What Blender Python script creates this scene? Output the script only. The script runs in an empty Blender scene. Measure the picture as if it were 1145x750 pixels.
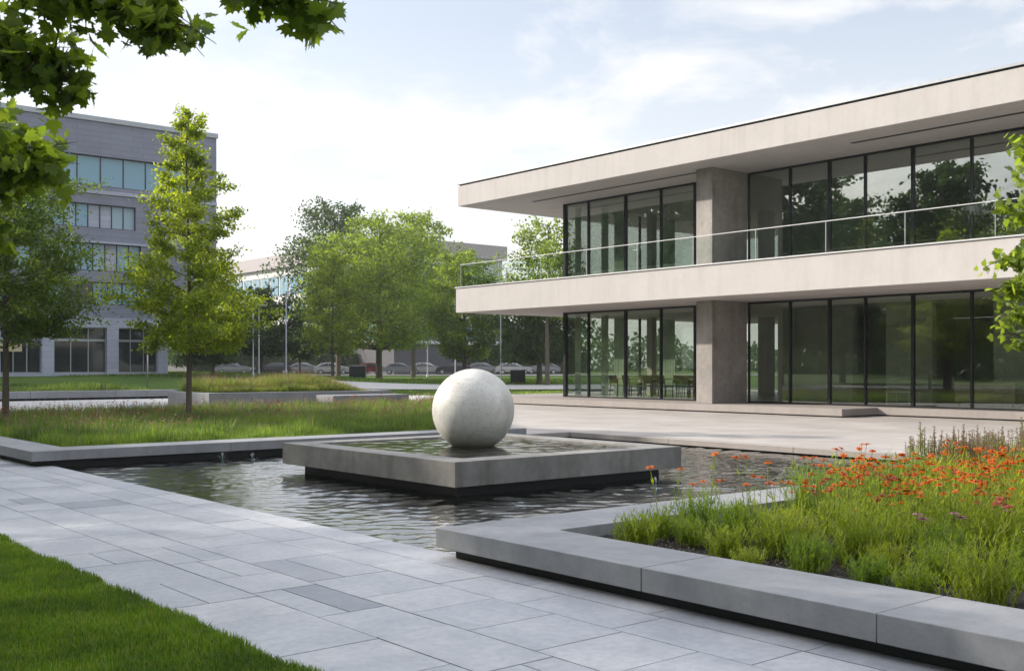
import bpy, bmesh, math, random
import numpy as np
from mathutils import Vector, Matrix
R = math.radians
sc = bpy.context.scene
COL = sc.collection

# ------------------------------------------------------------------ camera, sky, sun, exposure
EYE = 1.6
HEAD = R(39.8)
cam_d = bpy.data.cameras.new("camera"); cam = bpy.data.objects.new("camera", cam_d); COL.objects.link(cam)
cam.location = (0, 0, EYE); cam.rotation_euler = (R(90), 0, -HEAD)
cam_d.sensor_width = 36.0; cam_d.lens = 36.0 * 1215.0 / 1145.0
cam_d.shift_y = 35.0 / 1145.0
cam_d.clip_start = 0.1; cam_d.clip_end = 5000
sc.camera = cam

SUN_EL = R(27); SUN_AZ = math.atan2(-0.53, 0.85)          # azimuth from +Y towards +X
sun_vec = Vector((math.sin(SUN_AZ) * math.cos(SUN_EL), math.cos(SUN_AZ) * math.cos(SUN_EL), math.sin(SUN_EL)))
world = bpy.data.worlds.new("World"); sc.world = world; world.use_nodes = True
wn = world.node_tree; wn.nodes.clear()
wo = wn.nodes.new("ShaderNodeOutputWorld"); bg = wn.nodes.new("ShaderNodeBackground")
sky = wn.nodes.new("ShaderNodeTexSky"); sky.sky_type = 'NISHITA'; sky.sun_disc = False
sky.sun_elevation = SUN_EL; sky.sun_rotation = SUN_AZ
sky.altitude = 0; sky.air_density = 1.0; sky.dust_density = 2.2; sky.ozone_density = 1.2
bg.inputs[1].default_value = 0.125
tc = wn.nodes.new("ShaderNodeTexCoord"); sep = wn.nodes.new("ShaderNodeSeparateXYZ")
wn.links.new(tc.outputs["Generated"], sep.inputs[0])
zz = wn.nodes.new("ShaderNodeMath"); zz.operation = 'ADD'; zz.inputs[1].default_value = 0.16
zc = wn.nodes.new("ShaderNodeMath"); zc.operation = 'MAXIMUM'; zc.inputs[1].default_value = 0.0
wn.links.new(sep.outputs[2], zc.inputs[0]); wn.links.new(zc.outputs[0], zz.inputs[0])
dx = wn.nodes.new("ShaderNodeMath"); dx.operation = 'DIVIDE'; dy = wn.nodes.new("ShaderNodeMath"); dy.operation = 'DIVIDE'
wn.links.new(sep.outputs[0], dx.inputs[0]); wn.links.new(zz.outputs[0], dx.inputs[1])
wn.links.new(sep.outputs[1], dy.inputs[0]); wn.links.new(zz.outputs[0], dy.inputs[1])
cmb = wn.nodes.new("ShaderNodeCombineXYZ"); wn.links.new(dx.outputs[0], cmb.inputs[0]); wn.links.new(dy.outputs[0], cmb.inputs[1])
cl = wn.nodes.new("ShaderNodeTexNoise"); cl.inputs["Scale"].default_value = 2.1; cl.inputs["Detail"].default_value = 9
cl.inputs["Roughness"].default_value = 0.6; cl.inputs["Distortion"].default_value = 0.35
wn.links.new(cmb.outputs[0], cl.inputs["Vector"])
cr = wn.nodes.new("ShaderNodeValToRGB"); cr.color_ramp.elements[0].position = 0.44; cr.color_ramp.elements[1].position = 0.60
cr.color_ramp.elements[0].color = (0.0, 0.0, 0.0, 1); cr.color_ramp.elements[1].color = (0.85, 0.85, 0.85, 1)
wn.links.new(cl.outputs[0], cr.inputs[0])
cmul = wn.nodes.new("ShaderNodeMix"); cmul.data_type = 'RGBA'
wn.links.new(cr.outputs[0], cmul.inputs[0]); wn.links.new(sky.outputs[0], cmul.inputs[6]); cmul.inputs[7].default_value = (4.9, 4.95, 5.05, 1)
# thin high veil, denser to the horizon
vr = wn.nodes.new("ShaderNodeMapRange"); vr.inputs[1].default_value = 0.0; vr.inputs[2].default_value = 0.30
vr.inputs[3].default_value = 0.86; vr.inputs[4].default_value = 0.36
wn.links.new(sep.outputs[2], vr.inputs[0])
veil = wn.nodes.new("ShaderNodeMix"); veil.data_type = 'RGBA'
wn.links.new(vr.outputs[0], veil.inputs[0]); wn.links.new(cmul.outputs[2], veil.inputs[6]); veil.inputs[7].default_value = (5.6, 5.45, 5.3, 1)
# brightened overhead sky, added as fill, above the picture
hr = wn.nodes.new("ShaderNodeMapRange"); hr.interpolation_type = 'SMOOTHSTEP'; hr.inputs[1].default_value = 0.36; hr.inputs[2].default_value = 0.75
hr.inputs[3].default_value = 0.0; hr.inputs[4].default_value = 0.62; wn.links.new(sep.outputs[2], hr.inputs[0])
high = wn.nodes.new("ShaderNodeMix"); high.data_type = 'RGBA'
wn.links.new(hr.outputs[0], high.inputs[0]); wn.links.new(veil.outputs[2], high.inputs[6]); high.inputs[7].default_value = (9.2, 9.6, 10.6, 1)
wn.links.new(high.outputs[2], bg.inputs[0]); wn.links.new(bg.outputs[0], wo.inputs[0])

sl = bpy.data.lights.new("sun", 'SUN'); sl.energy = 4.2; sl.angle = R(1.2); sl.color = (1.0, 0.91, 0.80)
so = bpy.data.objects.new("sun", sl); COL.objects.link(so); so.rotation_euler = sun_vec.to_track_quat('Z', 'Y').to_euler()
so.location = (-20, 30, 30)
sc.view_settings.view_transform = 'Standard'; sc.view_settings.look = 'None'
sc.view_settings.exposure = 0.75; sc.view_settings.gamma = 1
sc.view_settings.use_curve_mapping = False
try:
    sc.cycles.use_denoising = True; sc.cycles.max_bounces = 8; sc.cycles.transparent_max_bounces = 16
    sc.cycles.caustics_reflective = False; sc.cycles.caustics_refractive = False
    sc.cycles.sample_clamp_indirect = 6
except Exception:
    pass

VX, VY = math.sin(HEAD), math.cos(HEAD); RX, RY = math.cos(HEAD), -math.sin(HEAD)
def spot(lat_px, d):
    """ground position of a bearing (px off the photo's axis) at a distance"""
    l = (lat_px - 572.5) * d / 1215.0
    return VX * d + RX * l, VY * d + RY * l
def sm(t):
    t = min(1, max(0, t)); return t * t * (3 - 2 * t)
def gh(x, y):
    d = x * VX + y * VY
    h = 0.06 + 0.45 * sm((d - 50) / 45) + 0.15 * sm((d - 100) / 100)
    h += 0.62 * sm((y - 58) / 20) * sm((52 - x) / 14)
    return h

# ------------------------------------------------------------------ helpers
def tag(o, label=None, cat=None, group=None, kind=None):
    if label: o["label"] = label
    if cat: o["category"] = cat
    if group: o["group"] = group
    if kind: o["kind"] = kind
    return o
def empty(name, label, cat, loc=(0, 0, 0), rz=0, group=None):
    o = bpy.data.objects.new(name, None); COL.objects.link(o); o.location = loc; o.rotation_euler = (0, 0, rz)
    o.empty_display_size = 0.2
    return tag(o, label, cat, group)
def copy_tree(o, parent=None):
    c = o.copy(); COL.objects.link(c)
    if parent is not None: c.parent = parent
    for ch in list(o.children): copy_tree(ch, c)
    return c
class MB:
    def __init__(s): s.v = []; s.f = []; s.m = []; s.sm = []
    def add(s, vs, fs, mi=0, smooth=False):
        b = len(s.v); s.v += [tuple(v) for v in vs]
        for f in fs: s.f.append([b + i for i in f]); s.m.append(mi); s.sm.append(smooth)
        return s
    def box(s, x0, x1, y0, y1, z0, z1, mi=0):
        return s.add([(x0, y0, z0), (x1, y0, z0), (x1, y1, z0), (x0, y1, z0), (x0, y0, z1), (x1, y0, z1), (x1, y1, z1), (x0, y1, z1)],
              [(0, 3, 2, 1), (4, 5, 6, 7), (0, 1, 5, 4), (1, 2, 6, 5), (2, 3, 7, 6), (3, 0, 4, 7)], mi)
    def tube(s, pts, rads, n=8, mi=0, cap=True):
        pts = [Vector(p) for p in pts]; rings = []
        up = Vector((0.13, 0.31, 0.94))
        for i, p in enumerate(pts):
            t = (pts[min(i + 1, len(pts) - 1)] - pts[max(i - 1, 0)])
            t = t.normalized() if t.length > 1e-9 else Vector((0, 0, 1))
            a = t.cross(up)
            if a.length < 0.05: a = t.cross(Vector((1, 0, 0)))
            a.normalize(); b = t.cross(a)
            rings.append([p + (a * math.cos(2 * math.pi * k / n) + b * math.sin(2 * math.pi * k / n)) * rads[i] for k in range(n)])
        vs = [v for r in rings for v in r]; fs = []
        for i in range(len(pts) - 1):
            for k in range(n): fs.append((i * n + k, (i + 1) * n + k, (i + 1) * n + (k + 1) % n, i * n + (k + 1) % n))
        if cap: fs.append(tuple(range(n))); fs.append(tuple(reversed(range((len(pts) - 1) * n, len(pts) * n))))
        return s.add(vs, fs, mi, True)
    def prism(s, poly, z0, z1, mi=0):
        n = len(poly)
        vs = [(x, y, z0) for x, y in poly] + [(x, y, z1) for x, y in poly]
        fs = [tuple(reversed(range(n))), tuple(range(n, 2 * n))] + [(i, (i + 1) % n, n + (i + 1) % n, n + i) for i in range(n)]
        return s.add(vs, fs, mi)
    def build(s, name, mats, parent=None, bevel=0, seg=2):
        me = bpy.data.meshes.new(name); me.from_pydata(s.v, [], s.f)
        if not isinstance(mats, (list, tuple)): mats = [mats]
        for m in mats: me.materials.append(m)
        me.polygons.foreach_set("material_index", s.m); me.polygons.foreach_set("use_smooth", s.sm); me.update()
        o = bpy.data.objects.new(name, me); COL.objects.link(o)
        if parent is not None: o.parent = parent
        if bevel:
            bm = bmesh.new(); bm.from_mesh(me)
            bmesh.ops.bevel(bm, geom=[e for e in bm.edges], offset=bevel, segments=seg, affect='EDGES', profile=0.6, clamp_overlap=True)
            bm.to_mesh(me); bm.free()
        return o
def npmesh(name, V, F, mats, parent=None, mi=None, smooth=False):
    """V (N,3) float, F (M,k) int"""
    me = bpy.data.meshes.new(name); n, k = F.shape
    me.vertices.add(len(V)); me.vertices.foreach_set("co", V.astype(np.float32).ravel())
    me.loops.add(n * k); me.loops.foreach_set("vertex_index", F.astype(np.int32).ravel())
    me.polygons.add(n); me.polygons.foreach_set("loop_start", (np.arange(n) * k).astype(np.int32))
    try: me.polygons.foreach_set("loop_total", np.full(n, k, np.int32))
    except Exception: pass
    if not isinstance(mats, (list, tuple)): mats = [mats]
    for m in mats: me.materials.append(m)
    if mi is not None: me.polygons.foreach_set("material_index", mi.astype(np.int32))
    me.polygons.foreach_set("use_smooth", np.full(n, smooth))
    me.update(calc_edges=True); me.validate()
    o = bpy.data.objects.new(name, me); COL.objects.link(o)
    if parent is not None: o.parent = parent
    return o

# ------------------------------------------------------------------ materials
def newmat(name):
    m = bpy.data.materials.new(name); m.use_nodes = True; nt = m.node_tree; nt.nodes.clear()
    out = nt.nodes.new("ShaderNodeOutputMaterial"); return m, nt, out
def N(nt, t, **kw):
    n = nt.nodes.new(t)
    for k, v in kw.items(): setattr(n, k, v)
    return n
def ramp(nt, src, stops):
    r = N(nt, "ShaderNodeValToRGB"); e = r.color_ramp.elements
    while len(e) < len(stops): e.new(0.5)
    for i, (p, c) in enumerate(stops): e[i].position = p; e[i].color = (*c, 1)
    nt.links.new(src, r.inputs[0]); return r.outputs[0]
def noise(nt, vec, scale, detail=4, rough=0.55, dist=0.0, stretch=None):
    if stretch:
        mp = N(nt, "ShaderNodeMapping"); mp.inputs["Scale"].default_value = stretch; nt.links.new(vec, mp.inputs[0]); vec = mp.outputs[0]
    n = N(nt, "ShaderNodeTexNoise"); n.inputs["Scale"].default_value = scale; n.inputs["Detail"].default_value = detail
    n.inputs["Roughness"].default_value = rough; n.inputs["Distortion"].default_value = dist
    nt.links.new(vec, n.inputs["Vector"]); return n.outputs[0]
def mixc(nt, fac, a, b, mode='MIX'):
    m = N(nt, "ShaderNodeMix", data_type='RGBA', blend_type=mode)
    for s, v in ((0, fac), (6, a), (7, b)):
        if isinstance(v, (int, float)): m.inputs[s].default_value = v
        elif isinstance(v, (tuple, list)): m.inputs[s].default_value = (*v, 1)
        else: nt.links.new(v, m.inputs[s])
    return m.outputs[2]
def pbr(nt, out, col, rough=0.6, metal=0.0, bump=None, bstr=0.3, bdist=0.01, spec=0.5):
    p = N(nt, "ShaderNodeBsdfPrincipled")
    if isinstance(col, tuple): p.inputs["Base Color"].default_value = (*col, 1)
    else: nt.links.new(col, p.inputs["Base Color"])
    if isinstance(rough, (int, float)): p.inputs["Roughness"].default_value = rough
    else: nt.links.new(rough, p.inputs["Roughness"])
    p.inputs["Metallic"].default_value = metal
    p.inputs["Specular IOR Level"].default_value = spec
    if bump is not None:
        b = N(nt, "ShaderNodeBump"); b.inputs["Strength"].default_value = bstr; b.inputs["Distance"].default_value = bdist
        nt.links.new(bump, b.inputs["Height"]); nt.links.new(b.outputs[0], p.inputs["Normal"])
    nt.links.new(p.outputs[0], out.inputs[0]); return p
def objco(nt):
    return N(nt, "ShaderNodeTexCoord").outputs["Object"]
def simple(name, col, rough=0.5, metal=0.0, vary=0.12, scale=6.0, bump=0.0):
    m, nt, out = newmat(name); co = objco(nt); n = noise(nt, co, scale, 5)
    c = ramp(nt, n, [(0.3, tuple(v * (1 - vary) for v in col)), (0.7, tuple(min(1, v * (1 + vary)) for v in col))])
    pbr(nt, out, c, rough, metal, n if bump else None, bump); return m
def concrete(name, col, stain=0.25, streak=0.2, rough=0.75, bstr=0.25, dirt=(0.5, 0.46, 0.4), fine=60):
    m, nt, out = newmat(name); co = objco(nt)
    big = noise(nt, co, 0.9, 6, 0.6); mid = noise(nt, co, 7, 6, 0.6); fn = noise(nt, co, fine, 4, 0.6)
    st = noise(nt, co, 1.0, 5, 0.6, 0.2, (3.0, 3.0, 0.35))
    c = ramp(nt, big, [(0.3, tuple(v * (1 - stain * 0.6) for v in col)), (0.7, tuple(v * (1 + stain * 0.3) for v in col))])
    f2 = ramp(nt, mid, [(0.35, (1 - stain * .4,) * 3), (0.65, (1, 1, 1))]); c = mixc(nt, 1.0, c, f2, 'MULTIPLY')
    f3 = ramp(nt, st, [(0.5, (1, 1, 1)), (0.72, tuple(1 - streak * (1 - d * .6) for d in dirt))]); c = mixc(nt, 1.0, c, f3, 'MULTIPLY')
    f4 = ramp(nt, fn, [(0.25, (0.86,) * 3), (0.5, (1, 1, 1))]); c = mixc(nt, 0.7, c, f4, 'MULTIPLY')
    pbr(nt, out, c, rough, 0, fn, bstr, 0.004); return m
def leafmat(name, cols, trans, tf=0.45, rough=0.5, obj=False, ns=1.1, amt=0.0):
    m, nt, out = newmat(name); g = N(nt, "ShaderNodeNewGeometry")
    c = ramp(nt, g.outputs["Random Per Island"], [(i / (len(cols) - 1), c) for i, c in enumerate(cols)])
    co = objco(nt); n = noise(nt, co, ns, 2)
    v = ramp(nt, n, [(0.35, (0.72 - amt, 0.78 - amt, 0.7)), (0.65, (1.15 + amt, 1.1 + amt * .8, 1.1))]); c = mixc(nt, 1.0, c, v, 'MULTIPLY')
    if obj:
        oi_ = N(nt, 'ShaderNodeObjectInfo'); v = ramp(nt, oi_.outputs['Random'], [(0.0, (0.62, 0.78, 0.8)), (0.5, (0.9, 0.95, 0.9)), (1.0, (1.15, 1.05, 0.9))]); c = mixc(nt, 1.0, c, v, 'MULTIPLY')
    t = mixc(nt, 1.0, c, trans, 'MULTIPLY')
    p = N(nt, "ShaderNodeBsdfPrincipled"); nt.links.new(c, p.inputs["Base Color"]); p.inputs["Roughness"].default_value = rough
    p.inputs["Specular IOR Level"].default_value = 0.35
    tr = N(nt, "ShaderNodeBsdfTranslucent"); nt.links.new(t, tr.inputs[0])
    mx = N(nt, "ShaderNodeMixShader"); mx.inputs[0].default_value = tf
    nt.links.new(p.outputs[0], mx.inputs[1]); nt.links.new(tr.outputs[0], mx.inputs[2]); nt.links.new(mx.outputs[0], out.inputs[0]); return m
def glassmat(name, tint, refl=1.0, ior=1.5, rough=0.0, wob=0.0):
    m, nt, out = newmat(name)
    lw = N(nt, "ShaderNodeLayerWeight"); lw.inputs[0].default_value = 0.5        # Schlick reflectance from the facing angle, the same on both faces
    p5 = N(nt, "ShaderNodeMath", operation='POWER'); p5.inputs[1].default_value = 5.0; nt.links.new(lw.outputs["Facing"], p5.inputs[0])
    f0 = ((ior - 1) / (ior + 1)) ** 2 * refl
    mu = N(nt, "ShaderNodeMath", operation='MULTIPLY_ADD', use_clamp=True); nt.links.new(p5.outputs[0], mu.inputs[0]); mu.inputs[1].default_value = 1 - f0; mu.inputs[2].default_value = f0
    t = N(nt, "ShaderNodeBsdfTransparent"); t.inputs[0].default_value = (*tint, 1)
    g = N(nt, "ShaderNodeBsdfGlossy"); g.inputs["Roughness"].default_value = rough; g.inputs[0].default_value = (0.93, 0.97, 0.96, 1)
    if wob:
        b = N(nt, "ShaderNodeBump"); b.inputs["Strength"].default_value = wob; b.inputs["Distance"].default_value = 0.02
        nt.links.new(noise(nt, objco(nt), 0.6, 1), b.inputs["Height"]); nt.links.new(b.outputs[0], g.inputs["Normal"])
    mx = N(nt, "ShaderNodeMixShader"); nt.links.new(mu.outputs[0], mx.inputs[0]); nt.links.new(t.outputs[0], mx.inputs[1]); nt.links.new(g.outputs[0], mx.inputs[2])
    nt.links.new(mx.outputs[0], out.inputs[0]); return m

M = {}
M['kerb'] = concrete("kerb_concrete", (0.25, 0.257, 0.272), 0.30, 0.22, 0.75, 0.5, fine=38)
M['ped'] = concrete("basin_concrete", (0.225, 0.22, 0.21), 0.45, 0.55, 0.75, 0.4, fine=40)
M['fascia'] = concrete("render_fascia", (0.46, 0.437, 0.425), 0.10, 0.13, 0.85, 0.15)
M['pillar'] = concrete("pillar_concrete", (0.33, 0.305, 0.285), 0.45, 0.35)
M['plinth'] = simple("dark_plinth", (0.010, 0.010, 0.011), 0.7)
M['plaza_edge'] = concrete("plaza_edge_stone", (0.31, 0.28, 0.262), 0.15, 0.15)
M['dark'] = simple("dark_metal", (0.025, 0.027, 0.03), 0.35, 0.6, 0.1)
M['white_metal'] = simple("white_metal", (0.62, 0.63, 0.64), 0.35, 0.4, 0.05)
M['grey_metal'] = simple("grey_metal", (0.32, 0.34, 0.36), 0.4, 0.6, 0.08)
M['glass'] = glassmat("window_glass", (0.86, 0.885, 0.855), 2.6, 1.5, 0.0, 0.015)
M['glass_up'] = glassmat("upper_window_glass", (0.80, 0.835, 0.80), 6.5, 1.5, 0.0, 0.015)
M['rail_glass'] = glassmat("rail_glass", (0.93, 0.97, 0.955), 1.0)
M['room'] = simple("room_plaster", (0.42, 0.44, 0.38), 0.8, 0, 0.1, 1.5)
M['room_dark'] = simple("room_unlit_depth", (0.05, 0.055, 0.05), 0.5, 0, 0.2, 2)  # near-black stand-in for dark doorways: the unlit depth is in the colour
M['floor'] = simple("room_floor", (0.30, 0.29, 0.25), 0.35, 0, 0.15, 1)
M['ceiling'] = simple("room_ceiling", (0.5, 0.5, 0.46), 0.8, 0, 0.05, 1)
M['wood'] = simple("table_wood", (0.36, 0.30, 0.22), 0.4, 0, 0.2, 4)
M['black'] = simple("black_seat", (0.02, 0.02, 0.022), 0.45)
M['curtain'] = leafmat("curtain_cloth", [(0.45, 0.52, 0.44), (0.5, 0.58, 0.48)], (0.9, 1, 0.9), 0.4, 0.9)
M['bark'] = concrete("bark", (0.13, 0.105, 0.08), 0.5, 0.4, 0.9, 0.8, fine=25)
M['soil'] = concrete("soil_mulch", (0.022, 0.017, 0.014), 0.6, 0.2, 0.95, 1.0, fine=35)
M['asphalt'] = concrete("asphalt", (0.10, 0.10, 0.105), 0.15, 0.05, 0.85)
M['path_far'] = concrete("pale_path", (0.42, 0.41, 0.40), 0.15, 0.05)
M['maple'] = leafmat("maple_leaf", [(0.09, 0.14, 0.016), (0.16, 0.225, 0.024), (0.23, 0.29, 0.038)], (2.5, 2.25, 0.95), 0.58)
M['mapledark'] = leafmat("maple_shade_leaf", [(0.05, 0.085, 0.014), (0.08, 0.13, 0.02), (0.12, 0.18, 0.028)], (2.0, 2.0, 1.1), 0.5)  # darker copy of the maple leaf, with the tree's shade in its colour
M['bigmaple'] = leafmat("big_maple_leaf", [(0.06, 0.10, 0.014), (0.10, 0.15, 0.02), (0.15, 0.205, 0.028)], (2.4, 2.3, 1.1), 0.55)
M['lime'] = leafmat("lime_leaf", [(0.09, 0.14, 0.022), (0.14, 0.20, 0.03), (0.19, 0.255, 0.042)], (2.1, 2.05, 1.0), 0.53)
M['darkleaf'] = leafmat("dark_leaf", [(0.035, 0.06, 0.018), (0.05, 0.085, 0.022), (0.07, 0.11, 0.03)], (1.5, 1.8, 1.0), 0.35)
M['lawnblade'] = leafmat("lawn_blade", [(0.06, 0.125, 0.010), (0.085, 0.17, 0.014), (0.11, 0.20, 0.016), (0.14, 0.22, 0.02), (0.24, 0.25, 0.06)], (1.7, 1.8, 0.8), 0.45, ns=1.6, amt=.14)
M['meadow'] = leafmat("meadow_blade", [(0.07, 0.13, 0.025), (0.12, 0.195, 0.035), (0.19, 0.24, 0.055)], (1.6, 1.7, 1.0), 0.5, ns=.55, amt=.18)
M['mound'] = leafmat("mound_blade", [(0.12, 0.17, 0.03), (0.19, 0.25, 0.04), (0.28, 0.30, 0.08)], (1.6, 1.7, 1.0), 0.5)
M['feather'] = leafmat("feather_leaf", [(0.16, 0.205, 0.025), (0.25, 0.30, 0.035), (0.33, 0.36, 0.055)], (1.7, 1.8, 0.9), 0.5, obj=True)
M['seed'] = leafmat("seed_head", [(0.16, 0.09, 0.075), (0.26, 0.17, 0.13), (0.34, 0.25, 0.17)], (1.2, 1.1, 1.0), 0.4)
M['orange'] = leafmat("orange_petal", [(0.55, 0.11, 0.015), (0.72, 0.17, 0.02), (0.80, 0.25, 0.03)], (1.2, 1.2, 1.0), 0.35)
M['rust'] = leafmat("rust_petal", [(0.30, 0.05, 0.02), (0.45, 0.08, 0.03)], (1.2, 1.0, 1.0), 0.3)
M['pink'] = leafmat("pink_petal", [(0.55, 0.22, 0.32), (0.7, 0.45, 0.5)], (1.1, 1, 1), 0.3)
M['cone'] = simple("flower_centre", (0.09, 0.04, 0.02), 0.9)
M['jet'] = glassmat("jet_water", (0.85, 0.9, 0.93), 3.0, 1.33, 0.15)

def lawn_mat():
    m, nt, out = newmat("lawn"); co = objco(nt)
    a = noise(nt, co, 0.25, 5); b = noise(nt, co, 30, 5, 0.7)
    c = ramp(nt, a, [(0.3, (0.055, 0.11, 0.018)), (0.7, (0.10, 0.16, 0.03))])
    d = ramp(nt, b, [(0.3, (0.6, 0.65, 0.6)), (0.7, (1.2, 1.15, 1.1))]); c = mixc(nt, 1, c, d, 'MULTIPLY')
    pbr(nt, out, c, 0.9, 0, b, 0.8, 0.05, 0.2); return m
M['lawn'] = lawn_mat()
def slab_mat():
    m, nt, out = newmat("paving_slab"); co = objco(nt); g = N(nt, "ShaderNodeNewGeometry")
    c = ramp(nt, g.outputs["Random Per Island"], [(0.0, (0.27, 0.285, 0.32)), (0.14, (0.36, 0.37, 0.40)), (0.2, (0.40, 0.41, 0.44)), (0.6, (0.43, 0.44, 0.465)), (1.0, (0.475, 0.48, 0.497))])
    big = noise(nt, co, 1.3, 7, 0.65, 0.3); f = ramp(nt, big, [(0.3, (0.74, 0.755, 0.79)), (0.6, (1, 1, 1))]); c = mixc(nt, 1, c, f, 'MULTIPLY')
    mid = noise(nt, co, 14, 6, 0.7); f = ramp(nt, mid, [(0.35, (0.82, 0.82, 0.83)), (0.6, (1, 1, 1))]); c = mixc(nt, 1, c, f, 'MULTIPLY')
    fn = noise(nt, co, 160, 3, 0.6); f = ramp(nt, fn, [(0.3, (0.86,) * 3), (0.55, (1, 1, 1))]); c = mixc(nt, 0.8, c, f, 'MULTIPLY')
    rg = ramp(nt, big, [(0.3, (0.42,) * 3), (0.7, (0.62,) * 3)])
    pbr(nt, out, c, rg, 0, fn, 0.25, 0.003); return m
M['slab'] = slab_mat()
def plaza_mat():
    m, nt, out = newmat("plaza_paving"); co = objco(nt)
    br = N(nt, "ShaderNodeTexBrick"); mp = N(nt, "ShaderNodeMapping"); mp.inputs["Rotation"].default_value = (0, 0, R(90))
    nt.links.new(co, mp.inputs[0]); nt.links.new(mp.outputs[0], br.inputs["Vector"])
    br.inputs["Scale"].default_value = 1.0; br.inputs["Brick Width"].default_value = 1.8; br.inputs["Row Height"].default_value = 0.9
    br.inputs["Mortar Size"].default_value = 0.012; br.inputs["Color1"].default_value = (0.35, 0.325, 0.305, 1); br.inputs["Color2"].default_value = (0.40, 0.375, 0.352, 1)
    br.inputs["Mortar"].default_value = (0.20, 0.18, 0.165, 1); br.inputs["Bias"].default_value = 0.0
    n = noise(nt, co, 0.6, 7, 0.65); f = ramp(nt, n, [(0.35, (0.84, 0.83, 0.82)), (0.65, (1.04, 1.04, 1.04))]); c = mixc(nt, 1, br.outputs[0], f, 'MULTIPLY')
    pbr(nt, out, c, 0.6, 0, noise(nt, co, 80, 3), 0.2, 0.003); return m
M['plaza'] = plaza_mat()
def water_mat(name, deep, sx, strength, dist, fr_ior=1.33, alpha=None):
    m, nt, out = newmat(name); co = objco(nt)
    mp = N(nt, "ShaderNodeMapping"); mp.inputs["Rotation"].default_value = (0, 0, HEAD + R(6)); mp.inputs["Scale"].default_value = (0.55, 1.5, 1)
    nt.links.new(co, mp.inputs[0]); v = mp.outputs[0]
    a = noise(nt, v, sx, 3, 0.5, 0.6); b = noise(nt, v, sx * 3.1, 2, 0.5, 0.3)
    ad = N(nt, "ShaderNodeMath", operation='MULTIPLY_ADD'); nt.links.new(b, ad.inputs[0]); ad.inputs[1].default_value = 0.22; nt.links.new(a, ad.inputs[2])
    bu = N(nt, "ShaderNodeBump"); bu.inputs["Strength"].default_value = strength; bu.inputs["Distance"].default_value = dist; nt.links.new(ad.outputs[0], bu.inputs["Height"])
    fr = N(nt, "ShaderNodeFresnel"); fr.inputs[0].default_value = fr_ior; nt.links.new(bu.outputs[0], fr.inputs["Normal"])
    gl = N(nt, "ShaderNodeBsdfGlossy"); gl.inputs["Roughness"].default_value = 0.03; nt.links.new(bu.outputs[0], gl.inputs["Normal"])
    if alpha is None:
        d = N(nt, "ShaderNodeBsdfDiffuse"); d.inputs[0].default_value = (*deep, 1)
    else:
        d = N(nt, "ShaderNodeBsdfTransparent"); d.inputs[0].default_value = (*alpha, 1)
    fm = N(nt, "ShaderNodeMath", operation='MULTIPLY', use_clamp=True); fm.inputs[1].default_value = 1.7; nt.links.new(fr.outputs[0], fm.inputs[0])
    mx = N(nt, "ShaderNodeMixShader"); nt.links.new(fm.outputs[0], mx.inputs[0]); nt.links.new(d.outputs[0], mx.inputs[1]); nt.links.new(gl.outputs[0], mx.inputs[2])
    nt.links.new(mx.outputs[0], out.inputs[0]); return m
M['pool'] = water_mat("pool_water", (0.012, 0.016, 0.014), 16.0, 0.5, 0.006, 1.9)
M['basin_water'] = water_mat("basin_water", (0, 0, 0), 16.0, 0.5, 0.004, 1.8, (0.62, 0.70, 0.55))
def sphere_mat():
    m, nt, out = newmat("sphere_stone"); co = objco(nt)
    n = noise(nt, co, 2.2, 8, 0.65, 0.4)
    c = ramp(nt, n, [(0.32, (0.43, 0.42, 0.39)), (0.60, (0.60, 0.59, 0.56))])
    v = N(nt, "ShaderNodeTexNoise"); v.inputs["Scale"].default_value = 2.3; v.inputs["Detail"].default_value = 8; v.inputs["Distortion"].default_value = 1.2; nt.links.new(co, v.inputs["Vector"])
    vein = ramp(nt, v.outputs[0], [(0.485, (1, 1, 1)), (0.50, (0.70, 0.66, 0.60)), (0.512, (1, 1, 1))]); c = mixc(nt, 0.6, c, vein, 'MULTIPLY')
    sp = noise(nt, co, 45, 4, 0.7); f = ramp(nt, sp, [(0.33, (0.66, 0.64, 0.60)), (0.47, (1, 1, 1))]); c = mixc(nt, 0.8, c, f, 'MULTIPLY')
    se = N(nt, "ShaderNodeSeparateXYZ"); nt.links.new(co, se.inputs[0])      # uneven browner tint towards the foot of the ball
    ad = N(nt, "ShaderNodeMath", operation='MULTIPLY_ADD'); nt.links.new(n, ad.inputs[0]); ad.inputs[1].default_value = -0.35; nt.links.new(se.outputs[2], ad.inputs[2])
    al = ramp(nt, ad.outputs[0], [(0.0, (0, 0, 0)), (1.0, (1, 1, 1))])
    mr = N(nt, "ShaderNodeMapRange"); mr.inputs[1].default_value = -0.82; mr.inputs[2].default_value = -0.60; mr.inputs[3].default_value = 0.75; mr.inputs[4].default_value = 0.0
    nt.links.new(ad.outputs[0], mr.inputs[0]); c = mixc(nt, mr.outputs[0], c, (0.20, 0.17, 0.10))
    pbr(nt, out, c, 0.42, 0, sp, 0.25, 0.003); return m
M['sphere'] = sphere_mat()

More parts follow.
